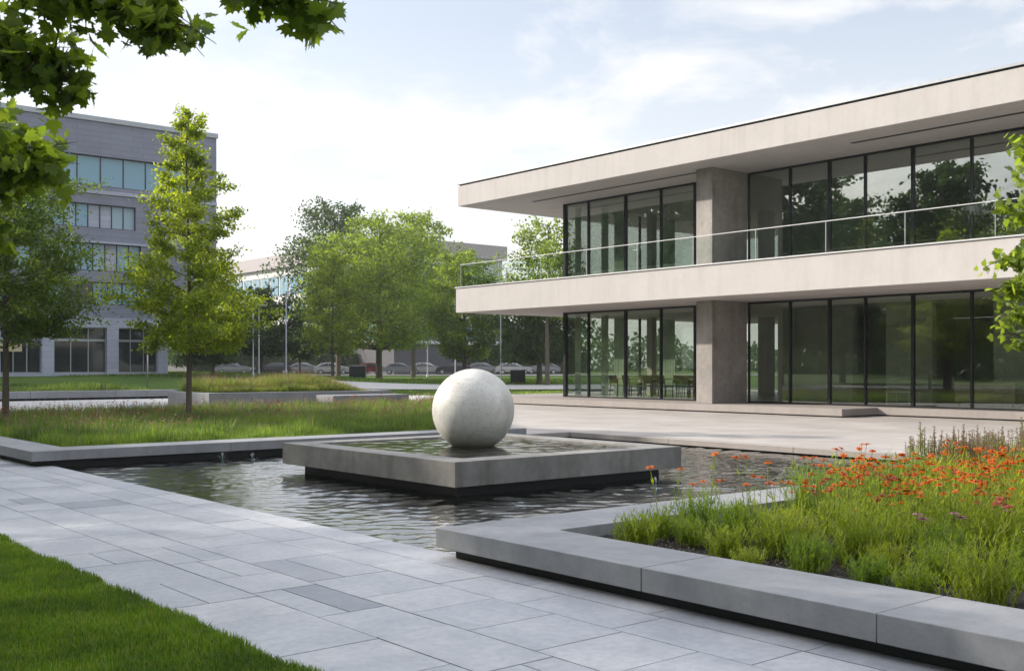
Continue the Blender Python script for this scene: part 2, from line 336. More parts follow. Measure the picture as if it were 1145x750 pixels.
# ------------------------------------------------------------------ ground
def grid_patch(name, xs, ys, off, mat, keep=None, kind='structure'):
    V = []; idx = {}; F = []
    for i, x in enumerate(xs):
        for j, y in enumerate(ys): idx[i, j] = len(V); V.append((x, y, gh(x, y) + off))
    for i in range(len(xs) - 1):
        for j in range(len(ys) - 1):
            if keep and not keep((xs[i] + xs[i + 1]) / 2, (ys[j] + ys[j + 1]) / 2): continue
            F.append((idx[i, j], idx[i + 1, j], idx[i + 1, j + 1], idx[i, j + 1]))
    mb = MB(); mb.v = V; mb.f = F; mb.m = [0] * len(F); mb.sm = [True] * len(F)
    o = mb.build(name, mat); tag(o, kind=kind); return o
P_X0, P_X1 = 5.55, 17.10; P_Y0, P_Y1 = 6.9, 18.6     # pond hole
def axis(lo, hi, cuts, fine_lo, fine_hi, step):
    s = set(cuts)
    v = fine_lo
    while v <= fine_hi: s.add(round(v, 3)); v += step
    v = fine_lo; st = step
    while v > lo: st *= 1.5; v -= st; s.add(round(max(v, lo), 3))
    v = fine_hi; st = step
    while v < hi: st *= 1.4; v += st; s.add(round(min(v, hi), 3))
    return sorted(s)
gx = axis(-600, 900, [P_X0, P_X1], -40, 130, 5); gy = axis(-500, 1100, [P_Y0, P_Y1], -20, 170, 5)
gx = [x for x in gx if x in (P_X0, P_X1) or min(abs(x - P_X0), abs(x - P_X1)) > 0.3]
grid_patch("ground", gx, gy, -0.02, M['lawn'], lambda x, y: not (P_X0 < x < P_X1 and P_Y0 < y < P_Y1))

# pool: dark tank and rippled water
WZ = -0.035
mb = MB(); mb.box(P_X0 - .1, P_X1 + .4, P_Y0 - .3, P_Y1 + .3, -0.6, -0.5); o = mb.build("pool_floor", M['plinth']); tag(o, kind='structure')
def ripple_sheet(name, x0, x1, y0, y1, z, step, amp, seed, mat, parent=None):
    """gently rippled water surface: a sum of short wave trains"""
    rs = np.random.default_rng(seed); nx = int((x1 - x0) / step); ny = int((y1 - y0) / step)
    X, Y = np.meshgrid(np.linspace(x0, x1, nx + 1), np.linspace(y0, y1, ny + 1), indexing='ij'); Z = np.zeros_like(X)
    Wx = X + .16 * np.sin(Y * 1.9 + 1) + .07 * np.sin(Y * 4.7 + X * 2.1); Wy = Y + .16 * np.sin(X * 2.2) + .07 * np.sin(X * 5.3 - Y * 1.7)
    for k in range(34):
        lam = .09 + .42 * rs.uniform() ** 1.6; th = math.pi / 2 - HEAD + rs.normal() * .42; kx, ky = math.cos(th) * 2 * math.pi / lam, math.sin(th) * 2 * math.pi / lam
        env = .55 + .45 * np.sin(X * rs.uniform(.4, 1.6) + Y * rs.uniform(-1.4, 1.4) + rs.uniform(0, 6)); Z += lam * env * np.sin(kx * Wx + ky * Wy + rs.uniform(0, 6.28))
    Z *= amp; V = np.stack([X, Y, Z + z], -1).reshape(-1, 3); i, j = np.meshgrid(np.arange(nx), np.arange(ny), indexing='ij'); a = (i * (ny + 1) + j).ravel()
    return npmesh(name, V, np.stack([a, a + ny + 1, a + ny + 2, a + 1], 1), mat, parent, smooth=True)
o = ripple_sheet("water", P_X0, P_X1 + .2, P_Y0 - .2, P_Y1 + .1, WZ, .027, .0052, 3, M['pool']); tag(o, kind='structure')

# paving of loose-coursed slabs between lawn and pool
rnd = random.Random(5)
mb = MB()
cuts = [2.12, 2.80, 3.50, 4.02, 4.72, 5.18, 5.55]
def slab(mb, x0, x1, y0, y1, zt):
    g = 0.005
    x0 += g; x1 -= g; y0 += g; y1 -= g
    mb.add([(x0, y0, zt - .03), (x1, y0, zt - .03), (x1, y1, zt - .03), (x0, y1, zt - .03), (x0, y0, zt), (x1, y0, zt), (x1, y1, zt), (x0, y1, zt)],
           [(0, 1, 5, 4), (1, 2, 6, 5), (2, 3, 7, 6), (3, 0, 4, 7), (4, 5, 6, 7)])
y = -6.0
# joints run in bands: neighbouring courses sometimes merge
occupied = {}
for ci in range(len(cuts) - 1):
    y = -6.0 + rnd.uniform(0, .6)
    while y < 46:
        L = rnd.choice([0.62, 0.70, 0.85, 0.95, 1.05]) * rnd.uniform(.95, 1.05)
        if ci == len(cuts) - 2: L = 1.2
        x0, x1 = cuts[ci], cuts[ci + 1]
        zt = 0.0 + rnd.uniform(-.0012, .0012)
        if rnd.random() < 0.14 and ci not in (0, len(cuts) - 2):
            xm = (x0 + x1) / 2 + rnd.uniform(-.05, .05); slab(mb, x0, xm, y, y + L, zt); slab(mb, xm, x1, y, y + L, zt)
        else: slab(mb, x0, x1, y, y + L, zt)
        y += L
o = mb.build("path", M['slab']); tag(o, kind='structure')
mb = MB(); mb.box(2.10, 5.549, -6, 46, -0.30, -0.010); o = mb.build("path_bed", M['plinth']); tag(o, kind='structure')
# ground sheet is at +0.04 near: the path sits in a cut made by raising lawn; lower sheet under path
gr = bpy.data.objects["ground"]
for v in gr.data.vertices:
    if -60 < v.co.x < 60 and -60 < v.co.y < 46.5: v.co.z = min(v.co.z, -0.08)

# plaza in front of the pavilion
mb = MB(); mb.prism([(17.10, -10), (60, -10), (60, 60), (27, 60), (24.6, 30.6), (15.6, 19.2), (15.6, 18.32), (17.10, 18.32)], -0.004, 0.10)
o = mb.build("plaza", M['plaza']); tag(o, kind='structure')
pe = empty("plaza_kerb", "pinkish stone kerb between the dark pool and the sunlit plaza", "kerb")
y = 6.0
while y < 18.3:
    y2 = min(y + 3.1, 18.3); MB().box(16.98, 17.34, y + .004, y2 - .004, -0.005, 0.104).build("kerb_stone", M['plaza_edge'], pe, 0.006); y = y2
MB().box(15.5, 17.34, 18.31, 18.6, -0.005, 0.104).build("kerb_stone", M['plaza_edge'], pe, 0.006)
MB().box(17.14, 17.3, 6, 18.55, -0.5, -0.006).build("plinth", M['plinth'], pe)

# terrace step under the pavilion
mb = MB(); mb.prism([(28.0, 18.4), (29.9, 18.4), (29.9, -8), (48, -8), (48, 38), (28.0, 38)], 0.14, 0.35)
o = mb.build("terrace", M['plaza_edge'], None, 0.008); tag(o, kind='structure')
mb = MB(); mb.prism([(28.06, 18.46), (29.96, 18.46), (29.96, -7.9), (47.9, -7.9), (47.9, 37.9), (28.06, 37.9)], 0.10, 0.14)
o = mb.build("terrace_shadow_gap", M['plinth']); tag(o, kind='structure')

# ------------------------------------------------------------------ planter kerbs
kz0, kz1 = 0.088, 0.25
fk = empty("planter_kerb", "smooth grey concrete kerb round the flower bed in the right foreground", "kerb", (5.35, 7.42, 0))
def kstone(root, x0, x1, y0, y1, z0=kz0, z1=kz1, mat='kerb', nm="coping_stone"):
    l = root.location
    o = MB().box(x0 - l.x, x1 - l.x, y0 - l.y, y1 - l.y, z0 - l.z, z1 - l.z).build(nm, M[mat], root, 0.006); return o
# the corner stone is L shaped
l = fk.location
MB().prism([(0, 0), (0, -2.35), (0.72, -2.35), (0.72, -0.74), (3.1, -0.74), (3.1, 0)], kz0, kz1).build("coping_stone", M['kerb'], fk, 0.006)
ys = [5.062, 3.30, 0.9, -1.6, -4]
for a, b in zip(ys, ys[1:]): kstone(fk, 5.35, 6.07, b + .003, a - .003)
xs = [8.458, 11.3, 14.2, 16.97]
for a, b in zip(xs, xs[1:]): kstone(fk, a + .003, b - .003, 6.68, 7.42)
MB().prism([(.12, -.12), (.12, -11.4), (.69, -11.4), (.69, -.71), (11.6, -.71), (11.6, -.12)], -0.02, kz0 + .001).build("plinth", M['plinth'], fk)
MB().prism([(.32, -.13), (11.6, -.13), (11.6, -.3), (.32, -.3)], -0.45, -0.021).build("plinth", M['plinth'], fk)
lk = empty("planter_kerb", "grey concrete kerb along the meadow bed behind the pool", "kerb", (5.2, 18.2, 0))
kstone(lk, 5.2, 8.6, 18.2, 18.95); kstone(lk, 8.606, 12.1, 18.2, 18.95); kstone(lk, 12.106, 15.58, 18.2, 18.95)
MB().box(0, .7, .756, 10, kz0, kz1).build("coping_stone", M['kerb'], lk, .006); MB().box(0, .7, 10.006, 18, kz0, kz1).build("coping_stone", M['kerb'], lk, .006)
MB().box(.12, 10.3, .12, .7, -.5, kz0 + .001).build("plinth", M['plinth'], lk); MB().box(.12, .6, .701, 18, -.05, kz0 + .001).build("plinth", M['plinth'], lk)

# soils
def soil_patch(name, poly_keep, x0, x1, y0, y1, z, step, amp, seed):
    rs = random.Random(seed); nx = int((x1 - x0) / step); ny = int((y1 - y0) / step)
    V = []; F = []
    for i in range(nx + 1):
        for j in range(ny + 1):
            V.append((x0 + (x1 - x0) * i / nx, y0 + (y1 - y0) * j / ny, z + rs.uniform(-amp, amp) + .02 * math.sin(i * step * 2.1) * math.cos(j * step * 1.7)))
    for i in range(nx):
        for j in range(ny):
            a = i * (ny + 1) + j
            if poly_keep is None or poly_keep(V[a][0], V[a][1]): F.append((a, a + ny + 1, a + ny + 2, a + 1))
    mb = MB(); mb.v = V; mb.f = F; mb.m = [0] * len(F); mb.sm = [False] * len(F)
    o = mb.build(name, M['soil']); tag(o, kind='structure'); return o
soil_patch("soil", None, 6.04, 17.0, -3.9, 6.69, 0.14, 0.06, 0.016, 3)
def in_lbed(x, y):
    xr = 15.6 + (y - 18.9) * (24.6 - 15.6) / (30.6 - 18.9)
    return x < xr and y > 18.8 and y < 35 and x > 5.85
soil_patch("soil", in_lbed, 5.85, 26, 18.9, 35, 0.12, 0.3, 0.02, 4)

# ------------------------------------------------------------------ fountain basin and ball
fx0, fx1, fy0, fy1 = 8.08, 12.28, 10.80, 15.28
fb = empty("fountain_basin", "square concrete basin brimming with water over a black plinth in the pool", "fountain", (10.18, 13.04, WZ))
hx, hy = (fx1 - fx0) / 2, (fy1 - fy0) / 2; zb, zt = 0.10 - WZ, 0.42 - WZ; rw = 0.40
mb = MB()
outer = [(-hx, -hy), (hx, -hy), (hx, hy), (-hx, hy)]; inner = [(-hx + rw, -hy + rw), (hx - rw, -hy + rw), (hx - rw, hy - rw), (-hx + rw, hy - rw)]
v = [(x, y, zb) for x, y in outer] + [(x, y, zt) for x, y in outer] + [(x, y, zt) for x, y in inner] + [(x, y, zt - .10) for x, y in inner]
f = [(3, 2, 1, 0)] + [(i, (i + 1) % 4, 4 + (i + 1) % 4, 4 + i) for i in range(4)] + [(4 + i, 4 + (i + 1) % 4, 8 + (i + 1) % 4, 8 + i) for i in range(4)] + \
    [(8 + i, 8 + (i + 1) % 4, 12 + (i + 1) % 4, 12 + i) for i in range(4)] + [(12, 13, 14, 15)]
mb.add(v, f); mb.build("basin", M['ped'], fb, 0.007)
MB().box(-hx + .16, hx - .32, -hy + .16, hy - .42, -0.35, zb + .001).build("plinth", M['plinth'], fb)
ripple_sheet("basin_water", -hx + rw, hx - rw, -hy + rw, hy - rw, zt - .022, .03, .0030, 8, M['basin_water'], fb)
# ball
bm = bmesh.new(); bmesh.ops.create_uvsphere(bm, u_segments=96, v_segments=64, radius=0.625)
for f in bm.faces: f.smooth = True
me = bpy.data.meshes.new("stone_sphere"); bm.to_mesh(me); bm.free(); me.materials.append(M['sphere'])
ball = bpy.data.objects.new("stone_sphere", me); COL.objects.link(ball); ball.location = (10.13, 13.08, 0.945); ball.rotation_euler = (0, 0, 0.6)
tag(ball, "large pale speckled stone ball resting in the fountain basin", "sphere")
# jets
def jet(x, y, h, label):
    e = MB(); rs = random.Random(int(x * 100))
    for k in range(3):
        ox, oy = rs.uniform(-.02, .02), rs.uniform(-.02, .02)
        e.tube([(0, 0, 0), (ox * .5, oy * .5, h * .5), (ox, oy, h * rs.uniform(.8, 1)), (ox * 2, oy * 2, h * .85)], [0.014, .010, .012, .004], 6)
    for k in range(16):
        a = rs.uniform(0, 6.28); r = rs.uniform(.02, .09); z = rs.uniform(.0, h); s = rs.uniform(.004, .009)
        e.add([(r * math.cos(a) + s * dx_, r * math.sin(a) + s * dy_, z + s * dz_) for dx_, dy_, dz_ in ((1, 0, 0), (0, 1, 0), (-1, 0, 0), (0, -1, 0), (0, 0, 1.4), (0, 0, -1.4))],
              [(0, 1, 4), (1, 2, 4), (2, 3, 4), (3, 0, 4), (1, 0, 5), (2, 1, 5), (3, 2, 5), (0, 3, 5)], 0, True)
    o = e.build("water_jet", M['jet']); o.location = (x, y, WZ); tag(o, label, "water jet")
jet(8.10, 17.45, .17, "short bubbling jet nearer to the corner of the meadow kerb"); jet(8.55, 17.25, .15, "short bubbling jet just right of its twin by the meadow kerb")
jet(10.55, 9.72, .2, "single small jet in the dark water before the basin's right side")

# ------------------------------------------------------------------ pavilion
pv = empty("pavilion", "two storey modern pavilion with wide pale roof, long balcony and green glass walls", "building")
Yn = -6.0
def P(mb, name, mat, bev=0): return mb.build(name, M[mat], pv, bev)
def part_box(name, mat, x0, x1, y0, y1, z0, z1, bev=0): return P(MB().box(x0, x1, y0, y1, z0, z1), name, mat, bev)
zS1, zS2, zR1, zR2 = 3.85, 4.86, 8.36, 9.20
part_box("balcony_slab", 'fascia', 27.2, 46, Yn, 36.3, zS1, zS2, 0.012)
part_box("balcony_trim", 'white_metal', 27.16, 27.6, Yn, 36.34, zS2 + .012, zS2 + .05)
rf = part_box("roof", 'fascia', 27.6, 46.5, Yn, 36.7, zR1, zR2, 0.012)
r2 = MB().box(27.66, 46.4, Yn, 36.64, zR2 + .001, zR2 + .06).build("roof_gap", M['dark'], rf)
r3 = MB().box(27.57, 46.53, Yn, 36.73, zR2 + .061, zR2 + .13).build("roof_capping", M['grey_metal'], rf)
part_box("soffit_slot", 'plinth', 29.1, 29.28, 24.9, 33.7, zR1 - .004, zR1 + .01)
part_box("soffit_slot", 'plinth', 28.86, 29.04, Yn, 18.7, zR1 - .004, zR1 + .01)
# pillars: concrete fins in front of the glass, both storeys
for z0, z1 in ((0.352, zS1 - .002), (zS2 + .002, zR1 - .002)):
    part_box("concrete_pillar", 'pillar', 28.75, 30.62, 23.92, 24.62, z0, z1, 0.012)
XG = 30.7
bays_l = [33.30, 31.95, 29.85, 28.0, 26.3, 24.62]
bays_r = [23.90, 22.15, 20.60, 19.30, 17.65, 15.80, 14.0, 12.0, 10.0, 8.0, 5.5, 3.0, 0.0, -3.0, -6.0]
def bay(y0, y1, z0, z1, thick=.05):
    f = MB(); w = thick
    f.box(XG - .06, XG + .06, y0, y0 + w, z0, z1).box(XG - .06, XG + .06, y1 - .02, y1, z0, z1)
    f.box(XG - .05, XG + .05, y0 + w, y1 - .02, z0, z0 + .05).box(XG - .05, XG + .05, y0 + w, y1 - .02, z1 - .07, z1)
    fo = f.build("window", M['dark'], pv)
    MB().box(XG - .012, XG + .012, y0 + w, y1 - .02, z0 + .05, z1 - .07).build("pane", M['glass_up' if z0 > 4 else 'glass'], fo)
for z0, z1 in ((0.352, zS1), (zS2 + .001, zR1)):
    for bl in (bays_l, bays_r):
        for i, (a, b) in enumerate(zip(bl, bl[1:])): bay(b, a, z0, z1, .075 if i % 2 else .045)
    # corner post and glazed end wall
    part_box("corner_post", 'dark', XG - .07, XG + .07, 33.30, 33.44, z0, z1)
    x = XG + .07
    for k in range(5):
        x2 = x + 2.2; f = MB(); f.box(x, x + .05, 33.33, 33.43, z0, z1).box(x2 - .02, x2, 33.33, 33.43, z0, z1).box(x + .05, x2 - .02, 33.33, 33.43, z1 - .07, z1).box(x + .05, x2 - .02, 33.33, 33.43, z0, z0 + .05)
        fo = f.build("window", M['dark'], pv); MB().box(x + .05, x2 - .02, 33.37, 33.39, z0 + .05, z1 - .07).build("pane", M['glass'], fo); x = x2
    # glazed back wall of the left room
    y = 24.7
    for k in range(4):
        y2 = y + 2.15; X = x + .06; f = MB(); f.box(X - .05, X + .05, y, y + .05, z0, z1).box(X - .05, X + .05, y2 - .02, y2, z0, z1).box(X - .05, X + .05, y + .05, y2 - .02, z1 - .07, z1).box(X - .05, X + .05, y + .05, y2 - .02, z0, z0 + .05)
        fo = f.build("window", M['dark'], pv); MB().box(X - .01, X + .01, y + .05, y2 - .02, z0 + .05, z1 - .07).build("pane", M['glass'], fo); y = y2
# interior of both storeys
for z0, z1, fl in ((0.352, zS1 - .001, .0), (zS2 + .001, zR1 - .001, .0)):
    part_box("room_floor", 'floor', XG + .08, 46, Yn + .1, 33.3, z0, z0 + .03)
    part_box("room_ceiling", 'ceiling', XG + .08, 45.5, Yn + .1, 33.3, z1 - .12, z1 - .03)
    part_box("room_wall", 'room', 33.2, 46, 24.3, 24.5, z0 + .03, z1 - .12)          # party wall behind the fin
    part_box("room_wall", 'room', 45.6, 45.8, Yn, 24.3, z0 + .03, z1 - .12)
    part_box("room_wall", 'room', XG + .1, 46, Yn, Yn + .2, z0 + .03, z1 - .12)
    part_box("room_column", 'room', 38.0, 38.5, 28.6, 29.1, z0 + .03, z1 - .12); part_box("room_column", 'room', 34.8, 35.1, 32.3, 32.6, z0 + .03, z1 - .12)
z0, z1 = .382, zS1 - .121
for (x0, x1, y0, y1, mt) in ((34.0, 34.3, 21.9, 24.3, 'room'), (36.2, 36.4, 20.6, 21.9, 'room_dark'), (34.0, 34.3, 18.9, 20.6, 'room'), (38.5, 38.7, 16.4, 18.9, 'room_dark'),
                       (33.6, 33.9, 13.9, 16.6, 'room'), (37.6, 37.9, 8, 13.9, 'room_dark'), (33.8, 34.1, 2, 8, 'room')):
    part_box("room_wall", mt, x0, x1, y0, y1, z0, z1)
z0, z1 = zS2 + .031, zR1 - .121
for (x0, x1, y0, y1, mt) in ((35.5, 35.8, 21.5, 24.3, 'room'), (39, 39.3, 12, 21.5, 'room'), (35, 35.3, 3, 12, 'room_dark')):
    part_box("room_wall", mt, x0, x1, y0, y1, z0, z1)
# curtains: pleated strips hanging behind the glass of the left room
def curtain(y0, y1, x, z0, z1, along='y'):
    n = max(6, int(abs(y1 - y0) / .05)); v = []; f = []
    for i in range(n + 1):
        t = y0 + (y1 - y0) * i / n; w = .035 * math.sin(i * 1.9) + .01 * math.sin(i * .7)
        p = (x + w, t) if along == 'y' else (t, x + w)
        v += [(p[0], p[1], z0), (p[0], p[1], z1)]
    for i in range(n): f.append((2 * i, 2 * i + 2, 2 * i + 3, 2 * i + 1))
    mb = MB(); mb.add(v, f, 0, True); mb.build("curtain", M['curtain'], pv)
for z0, z1 in ((.39, zS1 - .13), (zS2 + .04, zR1 - .13)):
    curtain(33.1, 32.75, 31.0, z0, z1); curtain(32.35, 32.15, 31.0, z0, z1); curtain(31.6, 31.2, 31.05, z0, z1)
    curtain(33.3, 34.1, 33.1, z0, z1, 'x'); curtain(36.3, 37.2, 33.1, z0, z1, 'x'); curtain(39.6, 40.4, 33.1, z0, z1, 'x')
    curtain(26.2, 26.9, 41.3, z0, z1); curtain(29.9, 30.5, 41.3, z0, z1)
# balcony railing
rl = MB().box(27.34, 27.375, Yn, 36.2, 5.84, 5.86).box(27.375, 46, 36.165, 36.2, 5.84, 5.86).build("railing", M['white_metal'], pv)
y = 36.15; k = 0
while y > Yn + 1:
    MB().box(27.34, 27.37, y - .009, y + .009, zS2 + .05, 5.84).build("railing_post", M['grey_metal'], rl)
    y2 = max(Yn, y - 2.52); MB().box(27.348, 27.36, y2 + .04, y - .04, zS2 + .10, 5.80).build("railing_glass", M['rail_glass'], rl); y = y2
for x in (29.8, 32.2, 34.6, 37.0): MB().box(x, x + .04, 36.16, 36.19, zS2 + .05, 5.83).build("railing_post", M['white_metal'], rl)

# furniture behind the glass
def make_chair(label, group):
    t = empty("dining_chair", label, "chair", group=group)
    MB().box(-.23, .23, -.22, .22, .43, .47).build("seat", M['black'], t, .01)
    mb = MB(); mb.add([(-.22, .20, .55), (.22, .20, .55), (.22, .27, .88), (-.22, .27, .88), (-.22, .23, .55), (.22, .23, .55), (.22, .30, .88), (-.22, .30, .88)],
                     [(0, 1, 2, 3), (7, 6, 5, 4), (0, 4, 5, 1), (3, 2, 6, 7), (1, 5, 6, 2), (0, 3, 7, 4)]); mb.build("backrest", M['black'], t)
    for sx in (-1, 1):
        MB().tube([(sx * .21, -.2, 0), (sx * .2, -.19, .44)], [.012, .015], 6).build("leg", M['dark'], t)
        MB().tube([(sx * .21, .24, 0), (sx * .2, .2, .45), (sx * .2, .29, .86)], [.012, .015, .012], 6).build("leg", M['dark'], t)
    return t
def make_table(label, group, L=1.5):
    t = empty("dining_table", label, "table", group=group)
    MB().box(-L / 2, L / 2, -.4, .4, .71, .745).build("tabletop", M['wood'], t, .006)
    for sx in (-1, 1):
        for sy in (-1, 1): MB().tube([(sx * (L / 2 - .08), sy * .33, 0), (sx * (L / 2 - .08), sy * .33, .71)], [.022, .025], 6).build("leg", M['dark'], t)
    return t
tgrp = "tables in the glazed ground floor room"; cgrp = "chairs in the glazed ground floor room"
tb = make_table("pale wooden table nearest the concrete pillar behind the ground floor glass", tgrp)
ch = make_chair("black chair standing at a pale table behind the ground floor glass", cgrp)
first = True
tl = ["pale wooden table nearest the concrete pillar behind the ground floor glass", "pale wooden table in the middle of the row behind the glass", "pale wooden table nearest the glazed corner of the pavilion"]
k = 0
for i, yy in enumerate((27.3, 29.3, 31.2)):
    t_ = tb if i == 0 else copy_tree(tb); t_.location = (32.6, yy, .382); t_.rotation_euler.z = R(90); t_["label"] = tl[i]
    for (ox, oy, rz) in ((-.62, -.35, 90), (-.62, .4, 90), (.62, -.3, -90), (.62, .4, -90)):
        c_ = ch if first else copy_tree(ch); first = False
        c_.location = (32.6 + ox, yy + oy, .382); c_.rotation_euler.z = R(rz + random.Random(k).uniform(-14, 14)); k += 1
sf = empty("sofa", "long low brown sofa behind the ground floor glass at the right", "sofa", (32.6, 16.2, .382), R(90))
MB().box(-.95, .95, -.4, .4, .12, .42).build("seat", M['wood'], sf, .03); MB().box(-.95, .95, .25, .42, .42, .72).build("backrest", M['wood'], sf, .03)
for sx in (-.85, .85):
    for sy in (-.32, .32): MB().box(sx - .03, sx + .03, sy - .03, sy + .03, 0, .12).build("leg", M['dark'], sf)
lt = empty("side_table", "small white side table behind the ground floor glass left of the sofa", "table", (32.2, 18.9, .382))
MB().box(-.35, .35, -.45, .45, .40, .43).build("tabletop", M['white_metal'], lt, .004)
for sx in (-.3, .3):
    for sy in (-.4, .4): MB().box(sx - .015, sx + .015, sy - .015, sy + .015, 0, .40).build("leg", M['white_metal'], lt)

# ------------------------------------------------------------------ office block, left background
M['bwall'] = concrete("office_stone", (0.27, 0.265, 0.30), 0.12, 0.12, 0.8)
def banded(name, col):
    m, nt, out = newmat(name); co = objco(nt)
    br = N(nt, "ShaderNodeTexBrick"); mp = N(nt, "ShaderNodeMapping"); mp.inputs["Rotation"].default_value = (R(90), 0, 0)
    nt.links.new(co, mp.inputs[0]); nt.links.new(mp.outputs[0], br.inputs["Vector"])
    br.inputs["Brick Width"].default_value = 1.6; br.inputs["Row Height"].default_value = 0.4; br.inputs["Scale"].default_value = 1; br.inputs["Mortar Size"].default_value = .02
    br.inputs["Color1"].default_value = (*[v * .93 for v in col], 1); br.inputs["Color2"].default_value = (*[v * 1.05 for v in col], 1); br.inputs["Mortar"].default_value = (*[v * .78 for v in col], 1)
    n = noise(nt, co, .5, 5); f = ramp(nt, n, [(.3, (.9, .9, .9)), (.7, (1.05,) * 3)]); c = mixc(nt, 1, br.outputs[0], f, 'MULTIPLY'); pbr(nt, out, c, .8); return m
M['bwall'] = banded("office_stone", (0.20, 0.21, 0.275)); M['bwall2'] = banded("office_base_stone", (0.36, 0.38, 0.47))
M['bglass'] = None
def far_glass(name, col, rough=.05):
    m, nt, out = newmat(name); g = N(nt, "ShaderNodeNewGeometry")
    c = ramp(nt, g.outputs["Random Per Island"], [(0, tuple(v * .7 for v in col)), (1, col)]); pbr(nt, out, c, rough, 0, None, spec=0.6).inputs["IOR"].default_value = 1.45; return m
M['bglass'] = far_glass("office_glass", (0.20, 0.36, 0.47), .08); M['bglass_dark'] = far_glass("office_dark_glass", (0.03, 0.035, 0.035))
M['blind'] = far_glass("office_blind", (0.30, 0.42, 0.50), .4)
BY = 80.0
def bx(px):  # x on the facade at a photo bearing
    k = VY + RY * (px - 572.5) / 1215.0; d = BY / k; return VX * d + RX * (px - 572.5) * d / 1215.0, d
def bz(px, py): return EYE - (py - 410.0) * bx(px)[1] / 1215.0
ob = empty("office_block", "grey stone office block with ribbon windows behind the left hand trees", "building", (18, BY, 1.1))
def facade(root, name, mat, x0, x1, z0, z1, y, holes, depth, back):
    """wall in the XZ plane with holes (x0,x1,z0,z1) and reveals"""
    l = root.location; xs = sorted({x0, x1, *[h[0] for h in holes], *[h[1] for h in holes]}); zs = sorted({z0, z1, *[h[2] for h in holes], *[h[3] for h in holes]})
    mb = MB()
    def q(*p): mb.add([(a - l.x, b - l.y, c - l.z) for a, b, c in p], [(0, 1, 2, 3)])
    for i in range(len(xs) - 1):
        for j in range(len(zs) - 1):
            cx, cz = (xs[i] + xs[i + 1]) / 2, (zs[j] + zs[j + 1]) / 2
            if any(h[0] < cx < h[1] and h[2] < cz < h[3] for h in holes): continue
            q((xs[i], y, zs[j]), (xs[i + 1], y, zs[j]), (xs[i + 1], y, zs[j + 1]), (xs[i], y, zs[j + 1]))
    for a, b, c, d in holes:
        q((a, y, c), (a, y + depth, c), (a, y + depth, d), (a, y, d)); q((b, y, c), (b, y, d), (b, y + depth, d), (b, y + depth, c))
        q((a, y, d), (a, y + depth, d), (b, y + depth, d), (b, y, d)); q((a, y, c), (b, y, c), (b, y + depth, c), (a, y + depth, c))
    q((x0, y, z0), (x0, y, z1), (x0, back, z1), (x0, back, z0)); q((x1, y, z0), (x1, back, z0), (x1, back, z1), (x1, y, z1))
    q((x0, y, z1), (x1, y, z1), (x1, back, z1), (x0, back, z1)); q((x0, back, z0), (x0, back, z1), (x1, back, z1), (x1, back, z0)); q((x0, y, z0), (x0, back, z0), (x1, back, z0), (x1, y, z0))
    return mb.build(name, M[mat], root)
def win(root, a, b, c, d, y, nx, glass, frame='dark', tr=None, seed=0, bars=None):
    l = root.location; mb = MB(); rs = random.Random(seed); t = .07
    def B(x0, x1, y0, y1, z0, z1): mb.box(x0 - l.x, x1 - l.x, y0 - l.y, y1 - l.y, z0 - l.z, z1 - l.z)
    cuts_ = [a + (b - a) * i / nx for i in range(nx + 1)] if bars is None else bars
    B(a, b, y - .05, y + .03, c, c + t); B(a, b, y - .05, y + .03, d - t, d)
    for x in cuts_: B(max(a, x - t / 2), min(b, x + t / 2), y - .048, y + .028, c + t, d - t)
    if tr: B(a, b, y - .046, y + .026, tr - t * 1.2, tr + t * 1.2)
    fo = mb.build("window", M[frame], root)
    for i in range(len(cuts_) - 1):
        g = glass if not isinstance(glass, list) else glass[rs.randrange(len(glass))]
        pm = MB(); pm.box(cuts_[i] + t / 2 - l.x, cuts_[i + 1] - t / 2 - l.x, y - l.y, y + .015 - l.y, c + t - l.z, d - t - l.z); pm.build("pane", M[g], fo)
xR = bx(242)[0]; xG = bx(187)[0]; zTop = bz(242, 155)
rows = []
def hole(p0, p1, ytop, ybot, pr): return (bx(p0)[0], bx(p1)[0], bz(pr, ybot), bz(pr, ytop))
h1 = (6.0, bx(212)[0], bz(100, 207), bz(100, 173)); h2 = (bx(30)[0], bx(152)[0], bz(128, 256.5), bz(128, 230)); h3 = (bx(20)[0], bx(158)[0], bz(128, 304), bz(128, 273)); h4 = (bx(0)[0], bx(200)[0], bz(128, 341), bz(128, 316))
holes = [h1, h2, h3, h4]
zG = bz(100, 355)
facade(ob, "wall", 'bwall', 4.0, xR, zG, zTop, BY, holes, .35, BY + 16)
win(ob, *h1, BY + .3, 17, ['bglass', 'bglass', 'blind'], seed=1); win(ob, *h2, BY + .3, 9, ['bglass', 'blind', 'bwall2'], seed=2)
win(ob, *h3, BY + .3, 10, ['bglass', 'bglass', 'bwall2', 'blind'], seed=3); win(ob, *h4, BY + .3, 12, ['bglass', 'bglass_dark', 'bglass'], seed=4)
l = ob.location
MB().box(3.9 - l.x, xR + .1 - l.x, -.12, 16.1, zTop - l.z, zTop + .35 - l.z).build("parapet_capping", M['grey_metal'], ob)
MB().box(4 - l.x, xR - l.x, -.1, .02, bz(100, 212) - .25 - l.z, bz(100, 212) - l.z).build("string_course", M['bwall2'], ob)
MB().box(4 - l.x, xR - l.x, -.1, .02, h2[2] - 1.1 - l.z, h2[2] - .95 - l.z).build("string_course", M['bwall2'], ob)
gh_ = []
zg0 = 0.9
for p0, p1 in ((-70, -14), (0, 46), (60, 119), (132, 176)): gh_.append((bx(p0)[0], bx(p1)[0], zg0 + .25, bz(100, 366)))
facade(ob, "ground_floor_wall", 'bwall2', 4.2, xG, zg0 - .5, zG - .001, BY - .15, gh_, .5, BY + 15)
